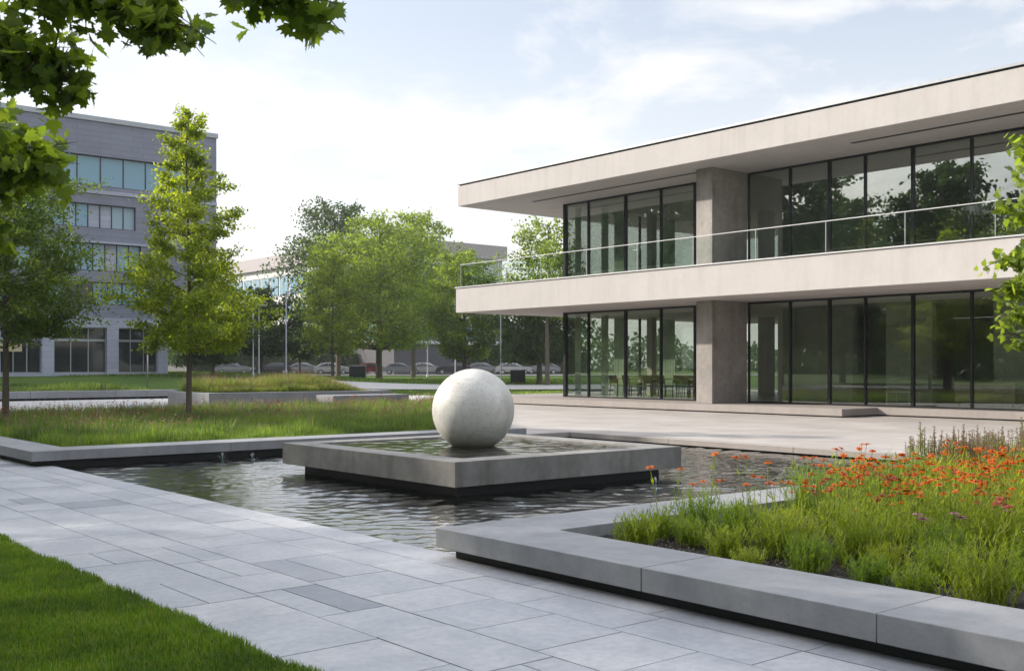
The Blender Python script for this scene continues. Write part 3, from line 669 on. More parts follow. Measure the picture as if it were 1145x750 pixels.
for i, h in enumerate(gh_): win(ob, *h, BY + .25, 3, ['bglass_dark'], 'grey_metal', tr=h[2] + (h[3] - h[2]) * .72, seed=i)
sg = MB(); x0_, d_ = bx(-4); sg.box(bx(-12)[0], bx(21)[0], BY - .75, BY - .63, bz(5, 393), bz(5, 384)); sg.box(bx(2)[0], bx(4)[0], BY - .64, BY - .15, bz(5, 390), bz(5, 387))
o = sg.build("sign_board", simple("sign_tan", (.45, .38, .24), .5)); tag(o, "blank tan sign board on the office ground floor wall by the left trunk", "sign")

# ------------------------------------------------------------------ pale long building, centre background
cb = empty("long_building", "long white building with grey roof band far behind the central trees", "building", (77.3, 116.5, .7))
M['cbwhite'] = concrete("pale_render", (0.62, 0.62, 0.62), .1, .1, .8); M['cbgrey'] = concrete("base_render", (0.09, 0.09, 0.10), .1, .1, .8); M['cbroof'] = simple("roof_grey", (.33, .30, .31), .6)
Lx, Ly = 18, 110; Z0, Z1 = -1, 15.6
cbm = MB(); cbm.box(0, Lx, 0, Ly, 3.9, Z1); cbm.build("wall", M['cbwhite'], cb)
MB().box(.3, Lx - .3, .3, Ly - .3, Z0, 3.9).build("base", M['cbgrey'], cb); MB().box(-.5, Lx + .5, -.5, Ly + .5, Z1, Z1 + 1.9).build("roof", M['cbroof'], cb)
for fl, (za, zb_) in enumerate(((4.4, 6.6), (7.9, 10.2), (11.5, 14.4))):
    k = 0; y = .8
    while y < Ly - 4:
        w = 2.6; mb = MB().box(-.05, .04, y, y + w, za, zb_); fo = mb.build("window", M['dark'], cb)
        MB().box(-.07, -.05, y + .08, y + w / 2 - .04, za + .08, zb_ - .08).box(-.07, -.05, y + w / 2 + .04, y + w - .08, za + .08, zb_ - .08).build("pane", M['bglass'], fo); y += 3.7 if fl != 2 else 3.0
    x = 1.0
    while x < Lx - 3:
        fo = MB().box(x, x + 3.2, -.05, .04, za, zb_).build("window", M['dark'], cb)
        MB().box(x + .08, x + 3.12, -.07, -.05, za + .08, zb_ - .08).build("pane", M['bglass'], fo); x += 3.5

# ------------------------------------------------------------------ mid-distance beds, walls, paths
o = MB().box(-20, 30, 35.6, 51.5, -0.02, 0.065).build("path_across", M['path_far']); tag(o, kind='structure')
def strip(name, pts, w, mat, off):
    mb = MB(); v = []; n = len(pts)
    pp = []
    for i in range(n - 1):
        for k in range(12): t = k / 12; pp.append(((pts[i][0] * (1 - t) + pts[i + 1][0] * t), (pts[i][1] * (1 - t) + pts[i + 1][1] * t)))
    pp.append(pts[-1])
    for i, p in enumerate(pp):
        a = pp[max(0, i - 1)]; b = pp[min(len(pp) - 1, i + 1)]; dx_, dy_ = b[0] - a[0], b[1] - a[1]; L = math.hypot(dx_, dy_) or 1; nx, ny = -dy_ / L, dx_ / L
        for s in (-.5, .5): x, y = p[0] + nx * w * s, p[1] + ny * w * s; v.append((x, y, gh(x, y) + off))
    f = [(2 * i, 2 * i + 2, 2 * i + 3, 2 * i + 1) for i in range(len(pp) - 1)]
    mb.add(v, f, 0, True); o = mb.build(name, M[mat]); tag(o, kind='structure'); return o
strip("path_across", [spot(395, 52), spot(480, 52.5), spot(600, 52)], 5.5, 'path_far', .05)
strip("path_across", [spot(330, 72), spot(420, 71), spot(520, 70), spot(700, 71)], 9, 'path_far', .05)
strip("road", [spot(-250, 185), spot(200, 150), spot(420, 142), spot(640, 140), spot(1000, 138)], 15, 'asphalt', .05)
strip("pavement", [spot(-250, 174), spot(200, 139), spot(420, 131.5), spot(640, 130), spot(1000, 128)], 6, 'path_far', .09)
# far left kerb and bed
k2 = empty("planter_kerb", "long grey kerb of the grass bed in front of the office block", "kerb", (-6, 51.6, .06))
for i in range(4): MB().box(i * 6.9, i * 6.9 + 6.88, 0, .7, .10, .42).build("coping_stone", M['kerb'], k2, .01)
MB().box(.1, 27.4, .12, .7, 0, .101).build("plinth", M['plinth'], k2)
# raised planter with block walls
rp = empty("raised_planter", "raised rectangular concrete planter holding the grass mound", "planter", (16.1, 35.8, .06))
MB().box(0, 7.6, 0, .4, 0, .62).build("wall", M['kerb'], rp, .01); MB().box(0, 7.6, 3.305, 3.6, 0, .62).build("wall", M['kerb'], rp, .01); MB().box(0, .4, .405, 3.3, 0, .62).build("wall", M['kerb'], rp, .01)
MB().box(7.2, 7.6, .405, 3.3, 0, .62).build("wall", M['kerb'], rp, .01); MB().box(.4, 7.2, .41, 3.3, .3, .5).build("soil", M['soil'], rp)
bb = MB().box(0, 3.3, 0, 1.2, 0, .50).build("stone_bench", M['kerb'], None, .012); bb.location = (20.1, 34.2, .06); tag(bb, "square concrete bench block in front of the raised planter's right end", "bench")

# ------------------------------------------------------------------ vegetation builders
LEAFQ = np.array([(0, 0, 0), (.32, .45, .06), (0, 1, -.05), (-.32, .45, .06)], float)
def leaves(name, pos, size, mat, parent, rs, up=0.35, template=LEAFQ, faces=np.array([[0, 1, 2, 3]])):
    n = len(pos); a = rs.normal(size=(n, 3)); a[:, 2] -= 0.35; a /= np.linalg.norm(a, axis=1)[:, None]
    b = rs.normal(size=(n, 3)); b[:, 2] += up * 3; b -= (a * b).sum(1)[:, None] * a; b /= np.linalg.norm(b, axis=1)[:, None] + 1e-9
    c = np.cross(a, b); s = size * rs.uniform(.6, 1.25, n)
    T = template; k = len(T)
    V = pos[:, None, :] + s[:, None, None] * (T[None, :, 0:1] * c[:, None, :] + T[None, :, 1:2] * a[:, None, :] + T[None, :, 2:3] * b[:, None, :])
    F = (np.arange(n)[:, None, None] * k + faces[None]).reshape(-1, faces.shape[1])
    return npmesh(name, V.reshape(-1, 3), F, mat, parent)
def tree(name, label, cat, x, y, z, h, r, cb_, prof, nleaf, lsize, mat, seed, group=None, trunk_r=None, nl=34, lean=0.0, flat=1.0, clump=.5, bark='bark', tw=7):
    """prof(t): crown radius factor at relative height t of the crown"""
    rs = np.random.default_rng(seed); t_ = empty(name, label, cat, (x, y, z), 0, group)
    tr = trunk_r or h * 0.012
    n = 9; tp = []
    ph = rs.uniform(0, 6)
    for i in range(n):
        q = i / (n - 1); tp.append((lean * q * h + .012 * h * math.sin(q * 5 + ph) * q, .012 * h * math.cos(q * 4 + ph) * q, q * h * .96))
    MB().tube([(tp[0][0], tp[0][1], -.1)] + tp, [tr * 1.35] + [tr * (1.12 - .98 * i / (n - 1)) for i in range(n)], 9).build("trunk", M[bark], t_)
    br = MB(); P_ = []; W_ = []
    def trunk_at(q):
        q = min(.999, max(0, q)) * (n - 1); i = int(q); f = q - i; return Vector(tp[i]).lerp(Vector(tp[i + 1]), f)
    for i in range(nl):
        t = (i + rs.uniform(-.3, .3)) / nl; t = min(1, max(0, t))
        zc = cb_ + (h - cb_) * t
        rad = r * prof(t) * rs.uniform(.72, 1.18)
        a = i * 2.39996 + rs.uniform(-.5, .5)
        rise = rad * rs.uniform(.25, .7) * flat
        st = trunk_at(max(cb_ * .82 / h, (zc - rise) / (h * .96)))
        en = Vector((st.x + rad * math.cos(a), st.y + rad * math.sin(a), min(h, zc + rs.uniform(-.05, .05) * h * .3)))
        mid = st.lerp(en, .5) + Vector((0, 0, -rad * .06))
        r0 = tr * .42 * (1 - .6 * t) * (0.5 + rad / r * .5)
        br.tube([st, mid, en], [r0, r0 * .6, r0 * .15], 5)
        ntw = max(2, int(tw * (0.4 + rad / r)))
        for k in range(ntw):
            q = rs.uniform(.25, 1.0); p = st.lerp(mid, q * 2) if q < .5 else mid.lerp(en, q * 2 - 1)
            L = rad * rs.uniform(.14, .34) + .05 * r; dv = Vector(rs.normal(size=3)); dv.z = dv.z * .6 + .25; dv.normalize(); dv += Vector((math.cos(a), math.sin(a), 0)) * .5
            e2 = p + dv * L; br.tube([p, e2], [r0 * .28, r0 * .08], 3)
            P_.append((p, e2)); W_.append(L + .1 * r)
    # top leader
    for k in range(8): p = trunk_at(rs.uniform(.78, 1)); e2 = p + Vector((rs.normal() * .08 * r, rs.normal() * .08 * r, rs.uniform(.02, .06) * h)); P_.append((p, e2)); W_.append(.16 * r)
    br.build("branches", M[bark], t_)
    A = np.array([p[0][:] for p in P_]); B = np.array([p[1][:] for p in P_]); W_ = np.array(W_)
    idx = rs.choice(len(A), nleaf, p=W_ / W_.sum()); q = rs.uniform(.15, 1.15, nleaf)[:, None]
    pos = A[idx] * (1 - q) + B[idx] * q + rs.normal(size=(nleaf, 3)) * (W_[idx] * clump * .5)[:, None] * np.array([1, 1, .55])
    pos = pos[pos[:, 2] > cb_ * .8]
    leaves("crown", pos, lsize, M[mat], t_, rs)
    return t_
def pyr(t): return max(.10, (min(1, .75 + t * 1.6)) * (1 - t) ** .75 + .04)
def rnd_(t): return max(.25, math.sqrt(max(0, 1 - (2 * t - .85) ** 2 * .75)))
def wide(t): return max(.3, math.sin(math.pi * min(1, .18 + t * .78)) ** .6)

# two young maples in the meadow bed
tree("maple_tree", "slender young maple with pointed crown in the meadow bed", "tree", *spot(211, 28), .1, 8.15, 1.88, 2.3, pyr, 38000, .088, 'maple', 11, trunk_r=.072, nl=50, clump=.36, tw=9)
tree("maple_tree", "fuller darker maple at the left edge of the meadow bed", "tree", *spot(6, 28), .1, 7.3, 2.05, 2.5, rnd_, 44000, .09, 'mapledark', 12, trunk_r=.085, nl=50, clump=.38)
# central group
def T(px, d, **k):
    x, y = spot(px, d); return dict(x=x, y=y, z=gh(x, y), **k)
tree("lime_tree", "tall broad lime tree with full round crown in the centre lawn", "tree", **T(424, 95), h=14.4, r=5.5, cb_=3.3, prof=rnd_, nleaf=30000, lsize=.27, mat='lime', seed=21, trunk_r=.27, nl=60, clump=.6, tw=9)
tree("lime_tree", "taller open crowned tree behind the left of the broad lime tree", "tree", **T(378, 118), h=19.2, r=5.6, cb_=6.5, prof=wide, nleaf=20000, lsize=.33, mat='darkleaf', seed=22, trunk_r=.25, nl=48)
tree("young_tree", "narrow bright green tree just before the broad lime tree", "tree", **T(372, 88), h=10.2, r=2.3, cb_=2.2, prof=rnd_, nleaf=10000, lsize=.23, mat='maple', seed=23, trunk_r=.12, nl=34)
tree("lime_tree", "open branched tree seen behind the right shoulder of the broad lime tree", "tree", **T(462, 112), h=17.0, r=5.0, cb_=5, prof=wide, nleaf=19000, lsize=.3, mat='lime', seed=24, trunk_r=.24, nl=40)
tree("lime_tree", "bright green tree standing left of the pavilion balcony", "tree", **T(519, 84), h=10.2, r=3.3, cb_=2.3, prof=rnd_, nleaf=18000, lsize=.25, mat='lime', seed=25, trunk_r=.17, nl=46)
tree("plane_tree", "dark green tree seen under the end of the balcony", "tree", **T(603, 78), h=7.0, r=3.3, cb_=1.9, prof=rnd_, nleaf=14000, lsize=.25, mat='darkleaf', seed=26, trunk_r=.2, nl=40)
tree("lime_tree", "yellow green tree top rising above the balcony railing", "tree", **T(612, 74), h=11.4, r=2.9, cb_=5.5, prof=rnd_, nleaf=9000, lsize=.22, mat='lime', seed=27, trunk_r=.16, nl=36)
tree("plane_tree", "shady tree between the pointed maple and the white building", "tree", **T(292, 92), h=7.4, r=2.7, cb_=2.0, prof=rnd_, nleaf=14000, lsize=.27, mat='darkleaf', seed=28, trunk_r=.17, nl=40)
tree("plane_tree", "thin tree right beside the twin lamp posts", "tree", **T(335, 98), h=5.6, r=1.3, cb_=2.0, prof=pyr, nleaf=3500, lsize=.25, mat='darkleaf', seed=29, trunk_r=.1, nl=30)
tree("plane_tree", "bushy tree at the end of the office block", "tree", **T(238, 78), h=6.8, r=2.6, cb_=1.2, prof=rnd_, nleaf=11000, lsize=.24, mat='darkleaf', seed=30, trunk_r=.12, nl=38)
# row of street trees behind the road
base = None
names_ = ["first dark street tree of the far row counting from the office block", "second dark street tree of the far row counting from the office block", "third dark street tree of the far row counting from the office block",
          "fourth dark street tree of the far row counting from the office block", "fifth dark street tree of the far row counting from the office block", "sixth dark street tree of the far row counting from the office block",
          "seventh dark street tree of the far row counting from the office block", "eighth dark street tree of the far row counting from the office block", "ninth dark street tree of the far row counting from the office block"]
for i, (px, dd) in enumerate(((215, 138), (262, 150), (316, 158), (362, 154), (408, 157), (455, 153), (502, 156), (548, 154), (600, 156))):
    x, y = spot(px, dd)
    if base is None:
        base = tree("street_tree", names_[0], "tree", x, y, gh(x, y), 8.6, 4.1, 1.6, rnd_, 11000, .42, 'darkleaf', 40, "dark street trees behind the parked cars", trunk_r=.2, nl=38); t_ = base
    else: t_ = copy_tree(base)
    t_.location = (x, y, gh(x, y)); t_.rotation_euler.z = i * 1.7; s = 1 + .13 * math.sin(i * 2.3); t_.scale = (s, s, s * .96); t_["label"] = names_[i]
# hedge behind the parked cars
rs = np.random.default_rng(66); x0_, y0_ = spot(215, 147); x1_, y1_ = spot(660, 146); L_ = math.hypot(x1_ - x0_, y1_ - y0_)
he = empty("hedge", "long dark hedge running behind the parked cars", "hedge", (x0_, y0_, gh(x0_, y0_)), math.atan2(y1_ - y0_, x1_ - x0_))
MB().box(0, L_, -.7, .7, 0, 2.3).build("stems", M['darkleaf'], he)
n = 15000; pos = np.stack([rs.uniform(0, L_, n), rs.normal(size=n) * .55, rs.uniform(0, 1, n) ** .7 * 3.0 + .25 * np.sin(rs.uniform(0, 9, n))], 1); leaves("foliage", pos, .42, M['darkleaf'], he, rs)
# far wood closing the horizon
rs = np.random.default_rng(77); n = 26000; px = rs.uniform(-500, 1700, n); dd = rs.uniform(205, 260, n); l_ = (px - 572.5) * dd / 1215
zz_ = rs.uniform(0, 1, n) * (6.5 + 2.2 * np.sin(px * .021) + 1.5 * np.sin(px * .067 + 2)) + .5
pos = np.stack([VX * dd + RX * l_, VY * dd + RY * l_, zz_], 1)
n = 16000; yw = rs.uniform(-90, 190, n); xw = rs.uniform(-75, -58, n)
pos = np.concatenate([pos, np.stack([xw, yw, rs.uniform(0, 1, n) * (11 + 2.5 * np.sin(yw * .09) + 1.5 * np.sin(yw * .31)) + .3], 1)])
o = leaves("far_wood", pos, 1.4, M['darkleaf'], None, rs); tag(o, kind='stuff')
mb = MB(); v = []; nn = 40  # unseen ridge added to close bright sky gaps mirrored in the glass
for i in range(nn + 1):
    y = -140 + 380 * i / nn; h = 8.5 + 1.2 * math.sin(i * .9) + .8 * math.sin(i * 2.3); v += [(-70, y, -.1), (-76, y, h * .7), (-84, y, h), (-110, y, h * .9), (-140, y, -.1)]
f = [(5 * i + j, 5 * i + j + 1, 5 * i + j + 6, 5 * i + j + 5) for i in range(nn) for j in range(4)]
mb.add(v, f, 0, True); o = mb.build("backing_ridge", M['lawn']); tag(o, kind='structure')
# trees outside the frame on the left: they shade the path and stand mirrored in the pavilion's glass
offs = [((-4.3, 20.5), 9.0, 4.2, 2.8, "broad maple on the lawn beside the path, nearer of the two"), ((-3.6, 29.5), 9.0, 4.2, 2.8, "broad maple on the lawn beside the path, farther of the two"), ((-6.5, 12.5), 9, 4, 3, "broad maple on the lawn behind the big maple"), ((-5.5, 1.5), 9, 4, 3, "broad maple on the lawn left of where the viewer stands")]
om = None
for i, ((x, y), h, r, c, lab) in enumerate(offs):
    if om is None: om = tree("shade_maple", lab, "tree", x, y, .05, h, r, c, rnd_, 15000, .2, 'maple', 51, "maples along the lawn", trunk_r=.17, nl=46); t_ = om
    else: t_ = copy_tree(om); t_["label"] = lab
    t_.location = (x, y, .05); t_.rotation_euler.z = i * 2.1; t_.scale = (1, 1, 1.2)
refl = [((-12, 54), 19, 5.5, "tall oak on the far lawn left of the frame, tallest"), ((-9, 38), 14, 5, "oak on the far lawn left of the frame, middle one"), ((-16, 30), 15, 5.5, "oak on the far lawn left of the frame, nearest"), ((-16, 72), 25, 5, "oak on the far lawn beyond the tallest"), ((-10, 84), 25, 5, "oak on the far lawn near the office block"), ((-24, 92), 26, 5, "oak at the far corner of the lawn"), ((-30, 60), 16, 5, "oak on the far lawn in the second row")]
om = None
for i, ((x, y), h, r, lab) in enumerate(refl):
    if om is None: om = tree("lawn_oak", lab, "tree", x, y, .05, h, r, 4, wide, 34000, .46, 'darkleaf', 61, "oaks on the far lawn", trunk_r=.3, nl=50); t_ = om
    else: t_ = copy_tree(om); t_["label"] = lab; s = h / 17; t_.scale = (s, s, s)
    t_.location = (x, y, .05); t_.rotation_euler.z = i * 1.3

# big maple whose limbs hang into the picture, top left
ML = np.array([(0, 0), (.10, .10), (.42, .02), (.36, .16), (.62, .32), (.50, .40), (.56, .62), (.34, .54), (.26, .62), (.30, .80), (.12, .78), (0, 1.05),
               (-.12, .78), (-.30, .80), (-.26, .62), (-.34, .54), (-.56, .62), (-.50, .40), (-.62, .32), (-.36, .16), (-.42, .02), (-.10, .10)], float)
ML3 = np.concatenate([ML, (0.10 * np.abs(ML[:, :1]) - 0.10 * ML[:, 1:2] ** 2)], 1)
bmz = empty("big_maple", "large maple beside the camera whose leafy boughs hang into the top left corner", "tree", (-2.4, 9.6, 0))
rs = np.random.default_rng(91)
MB().tube([(0, 0, -.1), (0, 0, 1.2), (.1, -.05, 3), (.15, 0, 6), (.1, .1, 9)], [.34, .27, .23, .15, .05], 12).build("trunk", M['bark'], bmz)
br = MB(); LP = []
base_v = Vector(bmz.location)
def tgt(px, py, d):
    x, y = spot(px, d); return Vector((x, y, EYE - (py - 410) * d / 1215.0)) - base_v
def bough(st, pts, r0, ntw, twl, nlf, spread):
    pts = [Vector(st)] + pts; n = len(pts); br.tube(pts, [r0 * (1 - .9 * i / (n - 1)) for i in range(n)], 7)
    for k in range(ntw):
        q = rs.uniform(.0, 1.0) ** .8; q = q * (n - 2) + 1 if n > 2 else q; q = min(q, n - 1.001); i = int(q); p = pts[i].lerp(pts[i + 1], q - i)
        dv = Vector(rs.normal(size=3)); dv.z = dv.z * .5 - .15; dv.normalize(); e = p + dv * twl * rs.uniform(.4, 1.1); br.tube([p, p.lerp(e, .5) + Vector((0, 0, .03)), e], [.007, .005, .002], 4)
        for j in range(nlf):
            w = rs.uniform(.1, 1.05); LP.append(p.lerp(e, w) + Vector(rs.normal(size=3) * spread))
# boughs: (bearing px, row px, distance) of the photograph, as real positions at 5 to 8 m
bough((.1, 0, 3.0), [tgt(-220, -80, 6.5), tgt(-60, -40, 6.3), tgt(70, -12, 6.2), tgt(160, 2, 6.2), tgt(188, 25, 6.1)], .07, 80, .34, 13, .07)
bough((.1, 0, 2.9), [tgt(-260, 40, 7.2), tgt(-90, 25, 6.8), tgt(-5, 50, 6.6), tgt(40, 72, 6.5), tgt(78, 92, 6.5)], .06, 64, .30, 12, .07)
bough((.1, 0, 3.2), [tgt(-100, -200, 5.6), tgt(120, -110, 5.4), tgt(250, -42, 5.3), tgt(325, -6, 5.3), tgt(350, 14, 5.3)], .06, 40, .24, 11, .05)
bough((.1, 0, 2.6), [tgt(-260, 140, 8.5), tgt(-100, 130, 8), tgt(-20, 150, 8), tgt(15, 165, 8)], .05, 70, .42, 14, .10)
bough((.1, 0, 2.6), [tgt(-260, 190, 8.3), tgt(-110, 185, 7.8), tgt(-30, 200, 7.6), tgt(22, 190, 7.6), tgt(45, 170, 7.6)], .05, 60, .34, 12, .09)
bough((.1, 0, 2.6), [tgt(-260, 240, 8.5), tgt(-110, 230, 8), tgt(-40, 250, 8), tgt(2, 262, 8)], .05, 52, .34, 10, .08)
for k in range(34):   # the rest of the crown
    a = rs.uniform(0, 6.28); z = rs.uniform(3.8, 10.5); rr = 4.4 * math.sqrt(max(.1, 1 - ((z - 5.5) / 6.0) ** 2)) * rs.uniform(.5, 1)
    e = Vector((rr * math.cos(a), rr * math.sin(a), z)); bough((.1, 0, max(2.8, z - 2.2)), [e * .5 + Vector((0, 0, z * .45)), e], .05, 14, .7, 15, .16)
br.build("branches", M['bark'], bmz)
LP = np.array([p[:] for p in LP])
# keep the crown behind the camera's picture clear: leaves hang only where the photo shows them
W = LP + np.array(base_v); d_ = W[:, 0] * VX + W[:, 1] * VY; l_ = W[:, 0] * RX + W[:, 1] * RY
pxs = 572.5 + 1215 * l_ / np.maximum(d_, .3); pys = 410 - (W[:, 2] - EYE) * 1215 / np.maximum(d_, .3)
lim = np.where(pys < 55, 372, np.where(pys < 112, 105, 80))
LP = LP[(rs.uniform(size=len(LP)) < .8) & ((d_ < .5) | (pxs < lim) | (pys < -60))]
F = np.arange(len(ML))[None]
leaves("crown", LP, .098, M['bigmaple'], bmz, rs, up=.5, template=ML3, faces=F)

# tree leaning into the right edge
rt = empty("young_maple", "bright young maple whose boughs reach in at the right edge", "tree", (13.6, 4.2, .1))
base_v = Vector(rt.location); br = MB(); LP = []
MB().tube([(0, 0, -.05), (.03, .02, 1.6), (0, .05, 3.2), (.05, 0, 4.8)], [.07, .055, .04, .01], 9).build("trunk", M['bark'], rt)
for (px, py, n_) in ((1138, 165, 22), (1150, 210, 26), (1128, 232, 26), (1120, 290, 28), (1118, 320, 26), (1130, 350, 26), (1138, 378, 22), (1148, 190, 26), (1155, 270, 34), (1150, 305, 30), (1165, 240, 30)):
    e = tgt(px, py, 11.4 + .5 * math.sin(px)); bough((0, .03, max(1.3, e.z - .5)), [e * .5 + Vector((0, 0, e.z * .45)), e], .018, n_, .26, 11, .05)
for k in range(22):
    a = rs.uniform(0, 6.28); z = rs.uniform(1.7, 5.0); rr = 1.25 * rs.uniform(.5, 1) * (1.1 - abs(z - 3) * .25); e = Vector((rr * math.cos(a), rr * math.sin(a), z)); bough((0, .03, z - .5), [e * .5 + Vector((0, 0, z * .48)), e], .015, 10, .3, 10, .07)
br.build("branches", M['bark'], rt); LP = np.array([p[:] for p in LP])
leaves("crown", LP, .088, M['lime'], rt, rs, up=.5, template=ML3, faces=F)

# ------------------------------------------------------------------ grasses
def blades(name, xy, z0, h, w, mat, rs, lean=.35, parent=None, bend=.5, mats=None, mi=None, seg3=True):
    n = len(xy); a = rs.uniform(0, 2 * np.pi, n); ln = np.abs(rs.normal(size=n)) * lean
    dirv = np.stack([np.cos(a), np.sin(a)], 1); per = np.stack([-np.sin(a + rs.normal(size=n) * .8), np.cos(a)], 1)
    per /= np.linalg.norm(per, axis=1)[:, None]
    def lay(t, ww):
        c = np.zeros((n, 3)); c[:, :2] = xy + dirv * (ln * h * t ** 2)[:, None]; c[:, 2] = z0 + h * t * (1 - .18 * ln * t)
        o_ = np.zeros((n, 3)); o_[:, :2] = per * (w * ww / 2)[:, None]; return c - o_, c + o_
    l0, r0 = lay(0, 1); l1, r1 = lay(.55, .8); l2, r2 = lay(1, .12)
    V = np.stack([l0, r0, r1, l1, r2, l2], 1).reshape(-1, 3)
    f = np.array([[0, 1, 2, 3], [3, 2, 4, 5]]); F = (np.arange(n)[:, None, None] * 6 + f[None]).reshape(-1, 4)
    m = None if mi is None else np.repeat(mi, 2)
    return npmesh(name, V, F, mats or M[mat], parent, m)
# front lawn
rs = np.random.default_rng(7)
o = MB().box(-40, 2.79, -10, 46, -0.3, 0.012).build("lawn", M['lawn']); tag(o, kind='structure')
def edge_x(y): return 2.79 + .018 * np.sin(y * 3.1) + .014 * np.sin(y * 7.7 + 1)
n = 330000; yy = 2.6 + (rs.uniform(0, 1, n) ** 1.5) * 15; xx = edge_x(yy) - rs.uniform(0, 1, n) ** 1.15 * (2.9 + yy * .05)
d_ = xx * VX + yy * VY; l_ = xx * RX + yy * RY; pxs = 572.5 + 1215 * l_ / d_; k = (pxs > -60)
xx, yy = xx[k], yy[k]; hN = .5 + .5 * np.sin(xx * 5.1 + np.sin(yy * 3.3)) * np.cos(yy * 4.2)
hh = rs.uniform(.028, .055, len(xx)) * (1 + .35 * hN); ww = rs.uniform(.0035, .006, len(xx)) * (1 + yy * .07)
o = blades("lawn_grass", np.stack([xx, yy], 1), .01, hh, ww, 'lawnblade', rs, .5); tag(o, kind='stuff')
# meadow in the left bed
n = 120000; yy = 18.98 + rs.uniform(0, 1, n) ** 1.4 * 15.5; xr = 15.6 + (yy - 18.9) * (9 / 11.7); xx = 5.95 + rs.uniform(0, 1, n) * (xr - 5.95 - .1)
hN = .5 + .25 * np.sin(xx * 2.3 + np.sin(yy * 1.7) * 2) + .15 * np.sin(yy * 3.3 + xx * .9) + .18 * np.sin(xx * 6.1 + np.sin(yy * 4.4) * 2.5)
hh = (.17 + .27 * hN) * rs.uniform(.6, 1.15, n) * np.clip((yy - 18.9) * 2.2, .55, 1); mi = np.zeros(n, int)
sd = (rs.uniform(size=n) < .02 + .08 * (yy > 26)) ; hh[sd] *= 1.25; mi[sd] = 1
o = blades("meadow_grass", np.stack([xx, yy], 1), .12, hh, rs.uniform(.008, .016, n), 'meadow', rs, .35, mats=[M['meadow'], M['seed']], mi=mi); tag(o, kind='stuff')
def heads(name, pts, size, mat, rs, flat=.6):
    """small tufted heads, each a few crossed faces"""
    rep = 5; P_ = np.repeat(pts, rep, 0) + rs.normal(size=(len(pts) * rep, 3)) * size * .35
    return leaves(name, P_, size, mat, None, rs)
k = rs.choice(np.nonzero(yy > 21)[0], 2600); pts = np.stack([xx[k], yy[k], .12 + hh[k] * 1.05 + .06], 1)
o = heads("meadow_seed_heads", pts, .035, M['seed'], rs); tag(o, kind='stuff')
k = rs.choice(np.nonzero((yy > 25))[0], 160); pts = np.stack([xx[k], yy[k], .12 + hh[k] + .12], 1)
o = heads("meadow_blossom", pts, .045, M['rust'], rs); tag(o, kind='stuff')
# mound on the raised planter
n = 34000; xx = 16.5 + rs.uniform(0, 1, n) * 6.8; yy = 36.25 + rs.uniform(0, 1, n) ** 1.2 * 2.8
hh = (.66 + .08 * np.sin(xx * 1.3) + .07 * np.sin(xx * 3.7 + yy)) * rs.uniform(.6, 1.1, n) * np.clip((23.5 - xx) * .6, .35, 1) * np.clip((yy - 36.1) * 1.2, .6, 1); sd = rs.uniform(size=n) < .13; hh[sd] *= 1.25
o = blades("mound_grass", np.stack([xx, yy], 1), .54, hh, rs.uniform(.014, .026, n), 'mound', rs, .45, mats=[M['mound'], M['seed']], mi=sd.astype(int)); tag(o, kind='stuff')
# bed before the office block
n = 30000; xx = -5.5 + rs.uniform(0, 1, n) * 26.6; yy = 52.3 + rs.uniform(0, 1, n) * 7
hh = rs.uniform(.3, .6, n) * (1 + .3 * np.sin(xx * 1.1)); o = blades("bed_grass", np.stack([xx, yy], 1), .15, hh, rs.uniform(.03, .05, n), 'meadow', rs, .4, mats=[M['meadow'], M['seed']], mi=(rs.uniform(size=n) < .1).astype(int)); tag(o, kind='stuff')
# ragged grass along the lawns in the middle distance
n = 60000; pxx = rs.uniform(-50, 640, n); dd = rs.uniform(56, 100, n); keep = ~((dd > 65.5) & (dd < 76.5)); pxx, dd = pxx[keep], dd[keep]; l_ = (pxx - 572.5) * dd / 1215
xx = VX * dd + RX * l_; yy = VY * dd + RY * l_; zg = np.array([gh(a, b) for a, b in zip(xx, yy)])
o = blades("lawn_grass", np.stack([xx, yy], 1), zg - .03, rs.uniform(.08, .16, len(xx)), rs.uniform(.04, .08, len(xx)), 'meadow', rs, .5); tag(o, kind='stuff')

